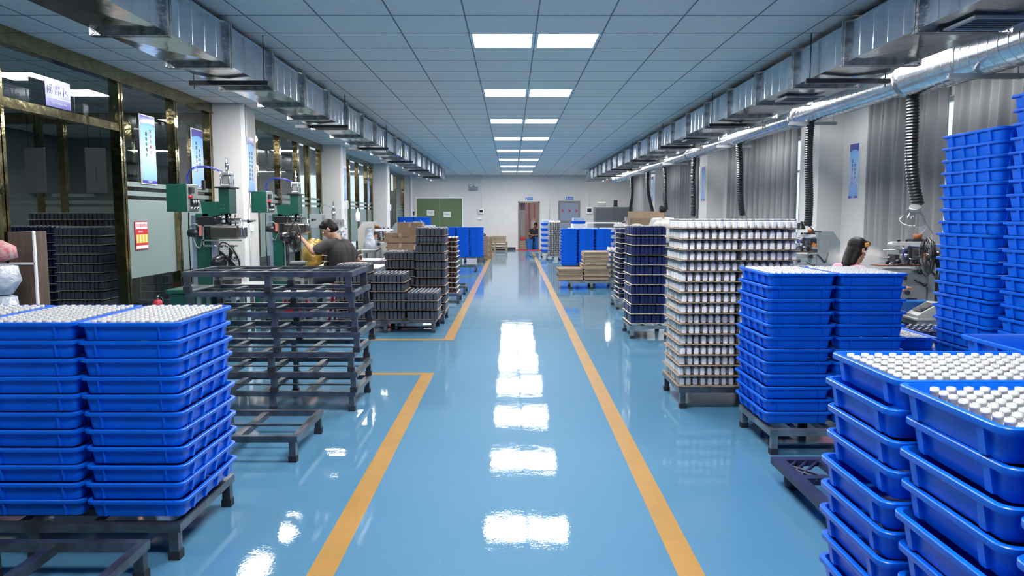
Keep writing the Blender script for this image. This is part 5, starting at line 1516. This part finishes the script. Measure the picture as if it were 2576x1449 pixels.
    if hair:
        HP = []
        for q in hair:
            if q[0] == 's': HP.append(('s', h + side * q[1][0] + f * q[1][1] + up * q[1][2], q[2], 0, Tm))
            else:
                g_ = lambda p: h + side * p[0] + f * p[1] + up * p[2]
                HP.append(('c', g_(q[1]), g_(q[2]), q[3], q[4], 0))
        blob('hair', HP, ['hair'], e, .007)
    tag(e, label, 'person')
    return e, (h, f, up, side)
short_hair = [('s', (0, -.035, .0), (.078, .078, .085)), ('s', (0, -.012, .045), (.082, .095, .088)), ('c', (-.05, .06, .085), (.05, .065, .085), .028, .028), ('c', (-.07, -.03, .0), (-.066, -.06, -.03), .022, .02), ('c', (.07, -.03, .0), (.066, -.06, -.03), .022, .02), ('c', (0, -.085, 0), (0, -.085, -.05), .035, .03)]
# young man in charcoal T-shirt, seated and leaning towards the press, facing -x
Jm = dict(pelvis=(-2.22, 9.92, .63), chest=(-2.24, 9.84, .94), neck=(-2.29, 9.78, 1.10), head=(-2.375, 9.76, 1.225),
          shL=(-2.36, 9.62, 1.03), shR=(-2.21, 9.98, 1.02), elL=(-2.53, 9.56, .93), elR=(-2.08, 10.12, .80), wrL=(-2.68, 9.60, 1.10), wrR=(-2.22, 10.22, .86),
          hipL=(-2.25, 9.83, .60), hipR=(-2.22, 10.0, .60), knL=(-2.60, 9.80, .56), knR=(-2.60, 10.02, .56), anL=(-2.58, 9.80, .10), anR=(-2.58, 10.02, .10))
person(Jm, (-1, -.15, -.35), ['skin', 'shirtk', 'trouser', 'black'], 'young man in charcoal T-shirt leaning towards a green press', hair=short_hair, sleeve=.62, sh=.062, trunk=(.155, .145, .13))
# woman in pink, seated, facing +x and slightly away
Jw = dict(pelvis=(3.02, 6.85, .50), chest=(3.09, 6.86, .80), neck=(3.155, 6.87, .955), head=(3.185, 6.88, 1.085),
          shL=(3.08, 7.03, .905), shR=(3.14, 6.69, .90), elL=(3.22, 7.10, .66), elR=(3.30, 6.66, .65), wrL=(3.46, 7.05, .72), wrR=(3.52, 6.75, .72),
          hipL=(3.04, 6.94, .48), hipR=(3.04, 6.76, .48), knL=(3.42, 6.96, .47), knR=(3.42, 6.72, .47), anL=(3.42, 6.98, .08), anR=(3.42, 6.70, .08))
long_hair = [('s', (0, -.008, .035), (.082, .098, .088)), ('s', (0, -.03, -.01), (.078, .075, .085)), ('c', (-.05, -.04, -.02), (-.045, -.07, -.14), .036, .026), ('c', (.05, -.04, -.02), (.045, -.06, -.13), .036, .024), ('c', (0, -.06, -.02), (0, -.085, -.165), .050, .032),
             ('c', (-.045, .06, .072), (.045, .06, .072), .028, .028), ('c', (-.072, .01, .02), (-.070, -.03, -.06), .018, .018)]
e_, (h_, f_, u_, s_) = person(Jw, (1, .42, -.22), ['skin', 'shirtp', 'trouser', 'black'], 'seated woman in pink shirt with an orange hair clip', hair=long_hair, sleeve=.5, trunk=(.125, .11, .115), sh=.045, build=.95)
q = MB(); q.T = Matrix.Translation(h_ + u_ * .055 + s_ * .086 + f_ * .012) @ Matrix((f_, s_, u_)).transposed().to_4x4() @ Matrix.Rotation(-.35, 4, 'Y')
q.rbox(-.024, .024, -.006, .008, -.018, .018, .002); q.build('hair_clip', mat('clip_orange', (.75, .36, .08), .4), e_)
q = MB(); sphere_pts(q, h_ + s_ * .088 - u_ * .012, .011); q.build('earphone', 'white', e_)
stool(3.0, 6.86, .37, 'red plastic stool under the woman in pink')
# man in white shirt, standing with his back to us
Jb = dict(pelvis=(3.24, 16.0, .92), chest=(3.24, 16.02, 1.18), neck=(3.24, 16.04, 1.36), head=(3.24, 16.08, 1.50),
          shL=(3.05, 16.02, 1.28), shR=(3.43, 16.02, 1.28), elL=(2.98, 16.10, 1.02), elR=(3.50, 16.10, 1.02), wrL=(3.06, 16.32, 1.0), wrR=(3.42, 16.32, 1.0),
          hipL=(3.15, 16.0, .90), hipR=(3.33, 16.0, .90), knL=(3.14, 16.02, .50), knR=(3.34, 16.02, .50), anL=(3.14, 15.98, .09), anR=(3.34, 15.98, .09))
bz = [('s', (0, -.012, .045), (.078, .092, .074)), ('s', (0, -.03, .012), (.077, .082, .072)), ('c', (-.06, -.03, .02), (-.055, -.06, -.02), .022, .018), ('c', (.06, -.03, .02), (.055, -.06, -.02), .022, .018), ('c', (0, -.08, .01), (0, -.08, -.035), .03, .025)]
person(Jb, (0, 1, -.1), ['skind', 'shirtw', 'trouser', 'black'], 'standing man in off-white shirt seen from behind', hair=bz, sleeve=.6, trunk=(.165, .15, .14), sh=.065)
# crouching person inside the washroom doorway
Jc = dict(pelvis=(1.02, 31.75, .42), chest=(.98, 31.7, .68), neck=(.98, 31.64, .84), head=(1.02, 31.60, .98),
          shL=(1.14, 31.68, .78), shR=(.82, 31.66, .78), elL=(1.18, 31.46, .60), elR=(.74, 31.46, .58), wrL=(.95, 31.36, .56), wrR=(.92, 31.34, .58),
          hipL=(1.10, 31.72, .40), hipR=(.94, 31.72, .40), knL=(1.12, 31.36, .44), knR=(.84, 31.36, .44), anL=(1.10, 31.40, .08), anR=(.86, 31.40, .08))
person(Jc, (-.2, -1, -.3), ['skind', 'trouser', 'trouser', 'black'], 'person in dark clothes crouching inside the washroom doorway', hair=short_hair, sleeve=.4)
o = MB().rbox(.86, 1.2, 31.6, 31.95, 0, .30, .01).build('low_crate', 'bluebin'); tag(o, 'low blue crate under the crouching person', 'crate')

# faint steam drifting beside the nearest printing machine
vm = bpy.data.materials.new('steam'); vm.use_nodes = True
nt = vm.node_tree; nt.nodes.clear()
out = nt.nodes.new('ShaderNodeOutputMaterial'); vol = nt.nodes.new('ShaderNodeVolumeScatter')
tc = nt.nodes.new('ShaderNodeTexCoord'); ns = nt.nodes.new('ShaderNodeTexNoise'); ns.inputs['Scale'].default_value = 7; ns.inputs['Detail'].default_value = 3
gr = nt.nodes.new('ShaderNodeTexGradient'); gr.gradient_type = 'SPHERICAL'
mp = nt.nodes.new('ShaderNodeMapping'); mp.inputs['Location'].default_value = (-1, -1, -1); mp.inputs['Scale'].default_value = (2, 2, 2)
ml = nt.nodes.new('ShaderNodeMath'); ml.operation = 'MULTIPLY'
mr = nt.nodes.new('ShaderNodeMapRange'); mr.inputs['From Min'].default_value = .35; mr.inputs['From Max'].default_value = .75; mr.inputs['To Max'].default_value = 26
nt.links.new(tc.outputs['Object'], ns.inputs['Vector']); nt.links.new(tc.outputs['Generated'], mp.inputs[0]); nt.links.new(mp.outputs[0], gr.inputs[0])
nt.links.new(ns.outputs['Fac'], mr.inputs['Value']); nt.links.new(mr.outputs[0], ml.inputs[0]); nt.links.new(gr.outputs['Fac'], ml.inputs[1])
nt.links.new(ml.outputs[0], vol.inputs['Density']); nt.links.new(vol.outputs[0], out.inputs['Volume'])
M['steam'] = vm
o = MB(); sphere_pts(o, (0, 0, 0), (.30, .22, .17)); o = o.build('steam', 'steam', None, (3.42, 7.42, .98))
tag(o, 'faint white steam drifting between the seated woman and the printer', 'steam', None, 'stuff')
